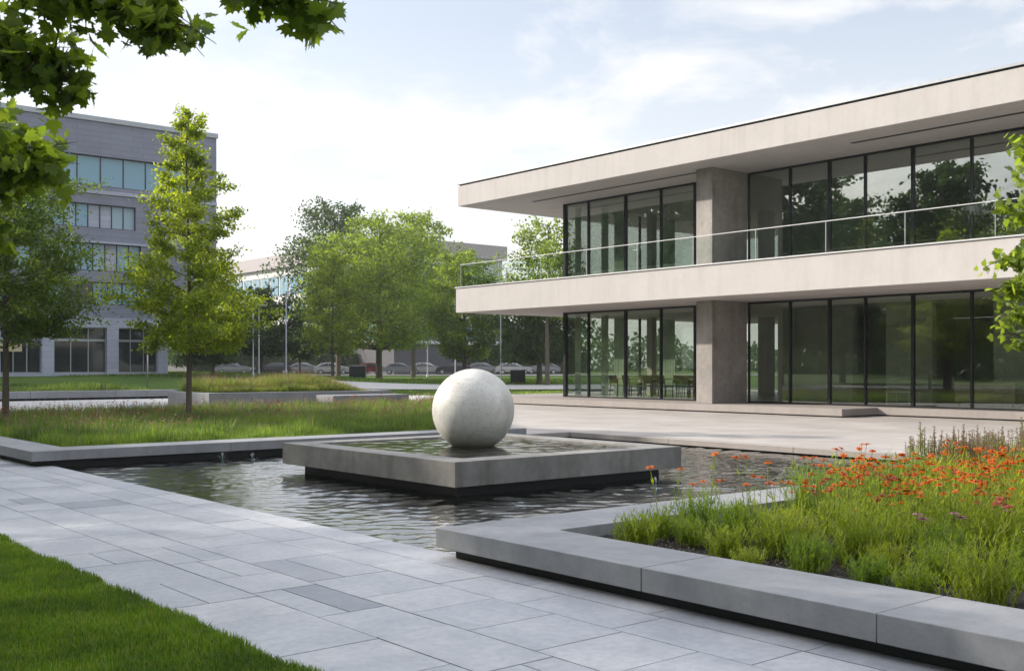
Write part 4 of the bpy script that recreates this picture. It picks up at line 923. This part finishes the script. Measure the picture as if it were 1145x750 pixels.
# ------------------------------------------------------------------ flower bed, right foreground
def feather_clump(seed, h, r, nst):
    rs = np.random.default_rng(seed); xy = rs.normal(size=(nst, 2)) * r * .38
    V = []; F = []; b = 0
    n = nst; a = np.arctan2(xy[:, 1], xy[:, 0]) + rs.normal(size=n) * .5; out = np.linalg.norm(xy, axis=1) / r
    hh = h * rs.uniform(.55, 1.1, n) * (1 - .35 * np.clip(out, 0, 1)); lean = .25 + .7 * out
    # stems with needle leaves all the way up
    per_ = 9; tt = np.tile(np.linspace(.18, 1.0, per_), n); I = np.repeat(np.arange(n), per_)
    px = xy[I, 0] + np.cos(a[I]) * lean[I] * hh[I] * tt ** 1.8 * .5; py = xy[I, 1] + np.sin(a[I]) * lean[I] * hh[I] * tt ** 1.8 * .5; pz = hh[I] * tt
    m = len(px); rep = 2
    P_ = np.repeat(np.stack([px, py, pz], 1), rep, 0); P_ += rs.normal(size=P_.shape) * .006
    q = rs.uniform(0, 6.28, len(P_)); L = rs.uniform(.035, .085, len(P_)) * (h / .5) ** .5; el = rs.uniform(.35, 1.2, len(P_))
    D = np.stack([np.cos(q) * np.cos(el), np.sin(q) * np.cos(el), np.sin(el)], 1); S = np.stack([-np.sin(q), np.cos(q), 0 * q], 1) * .0048
    Vl = np.stack([P_ - S, P_ + S, P_ + D * L[:, None] * .6 + S * .8, P_ + D * L[:, None], P_ + D * L[:, None] * .6 - S * .8], 1)
    # as quads: two per leaf
    Vq = np.stack([P_ - S, P_ + S, P_ + D * L[:, None] + S * .3, P_ + D * L[:, None] - S * .3], 1).reshape(-1, 3); Fq = np.arange(len(P_) * 4).reshape(-1, 4)
    # stems
    t0, t1 = np.zeros(n), np.ones(n); seg = 4; SV = []; 
    for k in range(seg + 1):
        t = k / seg; c = np.stack([xy[:, 0] + np.cos(a) * lean * hh * t ** 1.8 * .5, xy[:, 1] + np.sin(a) * lean * hh * t ** 1.8 * .5, hh * t], 1); w = .0028 * (1.1 - .6 * t); s = np.stack([-np.sin(a + .8), np.cos(a + .8), 0 * a], 1) * w; SV.append(np.stack([c - s, c + s], 1))
    SV = np.stack(SV, 1).reshape(-1, 3); f = np.array([[2 * k, 2 * k + 1, 2 * k + 3, 2 * k + 2] for k in range(seg)]); SF = (np.arange(n)[:, None, None] * (2 * (seg + 1)) + f[None]).reshape(-1, 4) + len(Vq)
    return np.concatenate([Vq, SV]), np.concatenate([Fq, SF])
clump_me = []
for i, (h, r, ns) in enumerate(((.32, .20, 95), (.44, .22, 105), (.54, .24, 115), (.23, .16, 70))):
    Vv, Ff = feather_clump(100 + i, h, r, ns); oo = npmesh("feathery_clump", Vv, Ff, M['feather']); clump_me.append(oo.data); COL.objects.unlink(oo); bpy.data.objects.remove(oo)
rr_ = random.Random(15)
def clump(me, x, y, s, label, grp):
    o = bpy.data.objects.new("feathery_plant", me); COL.objects.link(o); o.location = (x, y, .13); o.rotation_euler.z = rr_.uniform(0, 6.28); o.scale = (s, s, s * rr_.uniform(.9, 1.15)); tag(o, label, "plant", grp)
grp = "feathery green plants in the flower bed"
front = [(6.5, 6.2, 3), (6.85, 5.92, 0), (7.2, 5.75, 0), (6.6, 5.35, 3), (6.95, 5.15, 1), (6.55, 4.6, 0), (7.1, 4.55, 1), (6.5, 4.05, 3), (6.85, 3.75, 0), (6.45, 3.25, 1), (6.75, 2.85, 1), (6.4, 2.3, 0), (6.35, 4.95, 3), (6.9, 6.3, 3), (6.4, 3.68, 3), (6.95, 4.2, 0), (6.35, 2.7, 3)]
for x, y, k in front: clump(clump_me[k], x, y, rr_.uniform(.75, 1.1), "low feathery green clump in the front row of the flower bed on dark mulch", grp + ", front row")
cnt = 0; placed = [(a, b) for a, b, _ in front]
for t in range(6000):
    x = rr_.uniform(6.6, 16.6); y = rr_.uniform(-1.5, 6.45)
    d_ = x * VX + y * VY; l_ = x * RX + y * RY; pxv = 572.5 + 1215 * l_ / d_
    if pxv > 1230 or x < 7.05: continue
    gap = .47 if x < 8.5 else .50
    if any((x - a) ** 2 + (y - b) ** 2 < gap * gap for a, b in placed): continue
    placed.append((x, y)); clump(clump_me[rr_.choice([0, 0, 1] if pxv < 900 else [0, 1, 1, 2] if x < 8.6 else [1, 2, 2])], x, y, rr_.uniform(.8, 1.2) * (.70 if pxv < 900 else 1), "taller feathery green clump among the flowers of the bed", grp + ", behind the front row"); cnt += 1
# fine grass between them
rs = np.random.default_rng(19); n = 26000; xx = 8.2 + 8.7 * rs.uniform(0, 1, n) ** .8; yy = rs.uniform(-1.5, 6.6, n); pv_ = (xx * RX + yy * RY) / (xx * VX + yy * VY); kk = pv_ > rs.uniform(.22, .34, n); xx, yy = xx[kk], yy[kk]; n = len(xx); hh = rs.uniform(.2, .45, n)
o = blades("bed_grass", np.stack([xx, yy], 1), .12, hh, rs.uniform(.004, .008, n), 'feather', rs, .35, mats=[M['feather'], M['seed']], mi=(rs.uniform(size=n) < .08).astype(int)); tag(o, kind='stuff')
# flowers
def flower_head(mb, c, r, rs_, mi=0, np_=11, droop=.15):
    tilt = Matrix.Rotation(rs_.uniform(0, .5), 3, 'X') @ Matrix.Rotation(rs_.uniform(0, 6.3), 3, 'Z'); c = Vector(c)
    for k in range(np_):
        a = k * 2 * math.pi / np_ + rs_.uniform(-.1, .1); rr = r * rs_.uniform(.85, 1.1); w = r * .24
        ps = [(.2 * r, -w * .4, 0), (.65 * rr, -w, r * .06), (rr, -w * .3, -r * droop), (rr, w * .3, -r * droop), (.65 * rr, w, r * .06), (.2 * r, w * .4, 0)]
        mb.add([c + tilt @ Vector((x * math.cos(a) - y * math.sin(a), x * math.sin(a) + y * math.cos(a), z)) for x, y, z in ps], [(0, 1, 2, 3, 4, 5)], mi)
def centre(mb, c, r, mi):
    n = 7; v = []; c = Vector(c)
    for j, (q, z) in enumerate(((1, -.1), (.85, .5), (.4, .85))):
        for k in range(n): a = 2 * math.pi * k / n; v.append(c + Vector((r * q * math.cos(a), r * q * math.sin(a), r * z)))
    f = [(j * n + k, j * n + (k + 1) % n, (j + 1) * n + (k + 1) % n, (j + 1) * n + k) for j in range(2) for k in range(n)] + [tuple(range(2 * n, 3 * n))]
    mb.add(v, f, mi, True)
def make_flower(seed, kind, nh, h):
    rs_ = random.Random(seed); st = MB(); t_ = empty("flower_plant", "", "flower")
    hs = []
    for k in range(nh):
        ox, oy = rs_.uniform(-.11, .11), rs_.uniform(-.11, .11); hh = h * rs_.uniform(.86, 1.06)
        st.tube([(ox * .2, oy * .2, 0), (ox * .5, oy * .5, hh * .5), (ox, oy, hh)], [.0035, .003, .0025], 4)
        for q in range(5):
            z = hh * rs_.uniform(.15, .8); a = rs_.uniform(0, 6.3); L = rs_.uniform(.05, .1); p = Vector((ox * z / hh, oy * z / hh, z)); d = Vector((math.cos(a), math.sin(a), .7)) * L; s = Vector((-math.sin(a), math.cos(a), 0)) * .007
            st.add([p, p + d * .5 + s, p + d, p + d * .5 - s], [(0, 1, 2, 3)])
        hs.append((ox, oy, hh))
    st.build("stem", M['feather'], t_)
    for c in hs:
        fh = MB(); r = rs_.uniform(.028, .043) if kind != 'seed' else .014
        if kind == 'seed':
            fh.tube([(c[0], c[1], c[2] - .22), (c[0], c[1], c[2] + .03)], [.003, .002], 4)
            for q in range(44): z = c[2] - rs_.uniform(-.02, .2); a = rs_.uniform(0, 6.3); p = Vector((c[0], c[1], z)); d = Vector((math.cos(a), math.sin(a), rs_.uniform(.1, 1.2))) * rs_.uniform(.014, .045) * (1.15 - .7 * (z - c[2] + .2) / .22); s = Vector((0, 0, .0035)); fh.add([p, p + d * .6 + s, p + d, p + d * .6 - s], [(0, 1, 2, 3)])
            fh.build("seed_spike", M['seed'], t_)
        else:
            flower_head(fh, c, r, rs_, 0, rs_.randint(10, 13)); 
            flower_head(fh, (c[0], c[1], c[2] + .004), r * .8, rs_, 0, 8, -.1); centre(fh, c, r * .3, 1)
            fh.build("flower_head", [M[kind], M['cone']], t_)
    return t_
def flowers(protos, spots, label, group):
    used = set()
    for i, (x, y, s) in enumerate(spots):
        k = i % len(protos)
        o = protos[k] if k not in used else copy_tree(protos[k]); used.add(k)
        o.location = (x, y, .13); o.rotation_euler.z = rr_.uniform(0, 6.28); o.scale = (s, s, s); o["label"] = label; o["group"] = group
def patch(n, x0, x1, y0, y1, smin, smax, f=None):
    out = []
    while len(out) < n:
        x, y = rr_.uniform(x0, x1), rr_.uniform(y0, y1)
        d_ = x * VX + y * VY; pxv = 572.5 + 1215 * (x * RX + y * RY) / d_
        if pxv > 1180 or (f and not f(x, y, pxv)): continue
        out.append((x, y, rr_.uniform(smin, smax)))
    return out
depth = lambda x, y: x * VX + y * VY
flowers([make_flower(1, 'orange', 3, .54), make_flower(2, 'orange', 4, .58), make_flower(3, 'orange', 2, .50)], patch(125, 7.6, 13.2, 1.0, 6.3, .82, 1.18, lambda x, y, p: p > 930 - rr_.random() * 60 and 8.2 < depth(x, y) < 12.2), "orange daisy like flowers blooming in the dense drift across the bed", "orange flowers in the dense drift")
flowers([make_flower(4, 'orange', 1, .55), make_flower(5, 'orange', 2, .60)], patch(26, 6.9, 14, 4.6, 6.6, .75, 1.2, lambda x, y, p: 720 < p < 960), "sparse orange flower on a thin stem above the kerb towards the pool", "sparse orange flowers near the pool kerb")
flowers([make_flower(6, 'rust', 3, .47), make_flower(7, 'rust', 2, .42)], patch(28, 7.4, 10.2, 1.8, 6.2, .9, 1.1, lambda x, y, p: p > 900), "dark rusty red flowers below the orange drift", "rusty red flowers")
flowers([make_flower(8, 'pink', 2, .46)], patch(5, 7.0, 8.2, 2.0, 5.0, .9, 1.05, lambda x, y, p: p > 980), "pale pink flowers among the green in the bed's middle", "pale pink flowers")
flowers([make_flower(9, 'seed', 5, .74), make_flower(10, 'seed', 4, .66)], patch(64, 10.8, 16.6, 1.0, 6.5, .85, 1.15, lambda x, y, p: p > 900 and depth(x, y) > 11.3), "tall dry pinkish seed spikes rising behind the orange flowers", "dry seed spikes at the back of the bed")
# mulch chips
rs = np.random.default_rng(23); n = 9000; pos = np.stack([rs.uniform(6.08, 8.6, n), rs.uniform(1.5, 6.6, n), rs.uniform(.14, .165, n)], 1)
o = leaves("mulch_chips", pos, .022, M['bark'], None, rs, up=1.5); tag(o, kind='stuff')

# ------------------------------------------------------------------ street furniture and cars
def lamp_post(px, d, h, label, double=False):
    x, y = spot(px, d); t = empty("lamp_post", label, "lamp post", (x, y, gh(x, y)), -HEAD)
    MB().tube([(0, 0, -.1), (0, 0, .35), (0, 0, .36), (0, 0, h)], [.09, .09, .055, .04], 10).build("pole", M['grey_metal'], t)
    MB().box(-.06, .62, -.09, .09, h - .02, h + .07).build("lamp_head", M['grey_metal'], t, .02)
lamp_post(283, 78, 5.65, "grey lamp post, left one of the close pair by the long building")
lamp_post(289.5, 80, 5.15, "slightly shorter lamp post, right one of the close pair")
lamp_post(320, 84, 6.35, "tall lamp post standing alone between the pair and the trees")
lamp_post(478, 100, 4.9, "short lamp post right of the broad lime tree")
lamp_post(509, 104, 4.6, "short lamp post under the bright green tree by the balcony")
lamp_post(560, 76, 5.2, "lamp post under the end of the balcony")
x, y = spot(165, 58); o = MB().tube([(0, 0, -.1), (0, 0, 2.6)], [.04, .03], 8).build("thin_post", M['grey_metal']); o.location = (x, y, gh(x, y)); tag(o, "thin bare metal post in the grass before the office block", "post")
def bin_(px, d, label, w=.9):
    x, y = spot(px, d); t = empty("litter_bin", label, "bin", (x, y, gh(x, y)), -HEAD)
    MB().box(-w / 2, w / 2, -.3, .3, .06, .95).build("body", M['dark'], t, .03); MB().box(-w / 2 - .03, w / 2 + .03, -.33, .33, .98, 1.03).build("lid", M['grey_metal'], t, .01)
    for s in (-1, 1): MB().box(s * w * .4 - .03, s * w * .4 + .03, -.2, .2, 0, .06).build("foot", M['dark'], t)
bin_(400, 87, "dark litter bin on the lawn left of the broad lime tree's trunk", 1.3); bin_(579, 80, "dark litter bin on the lawn right of the stone ball", 1.1)

M['tyre'] = simple("tyre", (.02, .02, .02), .8); M['carglass'] = far_glass("car_glass", (.03, .035, .04)); M['headlamp'] = simple("headlamp", (.7, .7, .68), .2); M['tail'] = simple("tail_lamp", (.4, .02, .02), .3)
paints = {k: simple("paint_" + k, c, .25, .3, .03) for k, c in dict(white=(.30, .30, .30), silver=(.17, .18, .19), black=(.03, .03, .035), red=(.14, .02, .02), blue=(.05, .09, .2), grey=(.16, .165, .175)).items()}  # white darkened to carry the shade of the trees in its colour
def make_car(paint, label, van=False):
    t = empty("parked_car", label, "car", group="cars parked along the road")
    L, W_, H_ = 4.4, 1.78, 1.46
    prof = [(-2.2, .32), (-2.22, .62), (-2.1, .92), (-1.85, 1.0), (-1.3, 1.38), (-.6, 1.46), (.3, 1.43), (1.0, 1.02), (1.9, .90), (2.16, .68), (2.2, .32)]
    n = len(prof); v = []
    for s, (yy_) in ((-1, 1.0), (1, 1.0)):
        for x_, z_ in prof: v.append((x_, s * W_ / 2 * (1 if z_ < 1.03 else .80), z_))
    f = [tuple(range(n))[::-1], tuple(range(n, 2 * n))] + [(i, i + 1, n + i + 1, n + i) for i in range(n - 1)] + [(n - 1, 0, n, 2 * n - 1)]
    MB().add(v, f).build("body", paints[paint], t, .04)
    for s in (-1, 1):
        g = MB(); yb, yt = s * (W_ / 2 + .012), s * (W_ / 2 * .83)
        for x0, x1, x2, x3 in ((-1.62, -.48, -.48, -1.25), (-.40, .82, .30, -.40)):
            q = [(x0, yb * .985, 1.02), (x1, yb * .985, 1.02), (x2, yt, 1.36), (x3, yt, 1.36)]; g.add(q + [(a, b - s * .03, c) for a, b, c in q], [(0, 1, 2, 3), (7, 6, 5, 4), (0, 4, 5, 1), (1, 5, 6, 2), (2, 6, 7, 3), (3, 7, 4, 0)])
        g.build("side_window", M['carglass'], t)
        for x in (-1.35, 1.38):
            w = MB(); ring = [(x + .31 * math.cos(a), .31 + .31 * math.sin(a)) for a in [2 * math.pi * k / 16 for k in range(16)]]
            w.add([(a, s * .70, b) for a, b in ring] + [(a, s * .905, b) for a, b in ring], [tuple(range(16)), tuple(reversed(range(16, 32)))] + [(k, (k + 1) % 16, 16 + (k + 1) % 16, 16 + k) for k in range(16)])
            wo_ = w.build("wheel", M['tyre'], t); r_ = MB(); rg = [(x + .19 * math.cos(a), .31 + .19 * math.sin(a)) for a in [2 * math.pi * k / 12 for k in range(12)]]
            r_.add([(a, s * .915, b) for a, b in rg], [tuple(range(12))]).build("rim", M['grey_metal'], wo_)
        MB().box(2.12, 2.19, s * .62 - .17, s * .62 + .17, .66, .78).build("headlight", M['headlamp'], t); MB().box(-2.24, -2.17, s * .66 - .14, s * .66 + .14, .72, .86).build("tail_light", M['tail'], t)
    for (xa, za, xb, zb_) in ((-1.80, 1.035, -1.36, 1.37), (.96, 1.06, .37, 1.41)):
        sgn = -1 if xa < 0 else 1; MB().add([(xa + sgn * .03, -.72, za + .01), (xa + sgn * .03, .72, za + .01), (xb + sgn * .03, .62, zb_ + .01), (xb + sgn * .03, -.62, zb_ + .01)], [(0, 1, 2, 3)]).build("windscreen", M['carglass'], t)
    return t
protos = {}
cars = [(306, 'black', "black car parked nearest the lone lamp post"), (342, 'silver', "silver car parked left of the red one"), (372, 'white', "white car parked just left of the narrow bright tree"), (410, 'red', "red car parked left of the broad lime tree's trunk"),
        (448, 'silver', "silver car parked right of the broad lime tree's trunk"), (478, 'white', "white car parked behind the short lamp post"), (507, 'black', "black car parked under the bright green tree"),
        (541, 'grey', "grey car parked left of the lamp post under the balcony"), (574, 'white', "white car parked right above the stone ball"), (606, 'silver', "silver car parked nearest the pavilion"), (262, 'grey', "grey car parked at the left end, behind the bushy trees")]
for i, (px, col, lab) in enumerate(cars):
    if col in protos: t = copy_tree(protos[col]); t["label"] = lab
    else: t = make_car(col, lab); protos[col] = t
    d = 133.5 + (i % 2) * 1.2; x, y = spot(px, d); t.location = (x, y, gh(x, y) + .12); t.rotation_euler = (0, 0, -HEAD + (math.pi if i % 3 == 0 else 0) + .05)

# ------------------------------------------------------------------ thin morning haze round the whole place
m, nt, out = newmat("haze")
pv_n = N(nt, "ShaderNodeVolumePrincipled"); pv_n.inputs["Color"].default_value = (0.92, 0.95, 1.0, 1); pv_n.inputs["Density"].default_value = 0.0003; pv_n.inputs["Anisotropy"].default_value = 0.3
nt.links.new(pv_n.outputs[0], out.inputs["Volume"])
hz = MB().box(-620, 920, -520, 1120, -2.5, 32).build("haze", m); tag(hz, kind='stuff')
sc.cycles.volume_bounces = 0
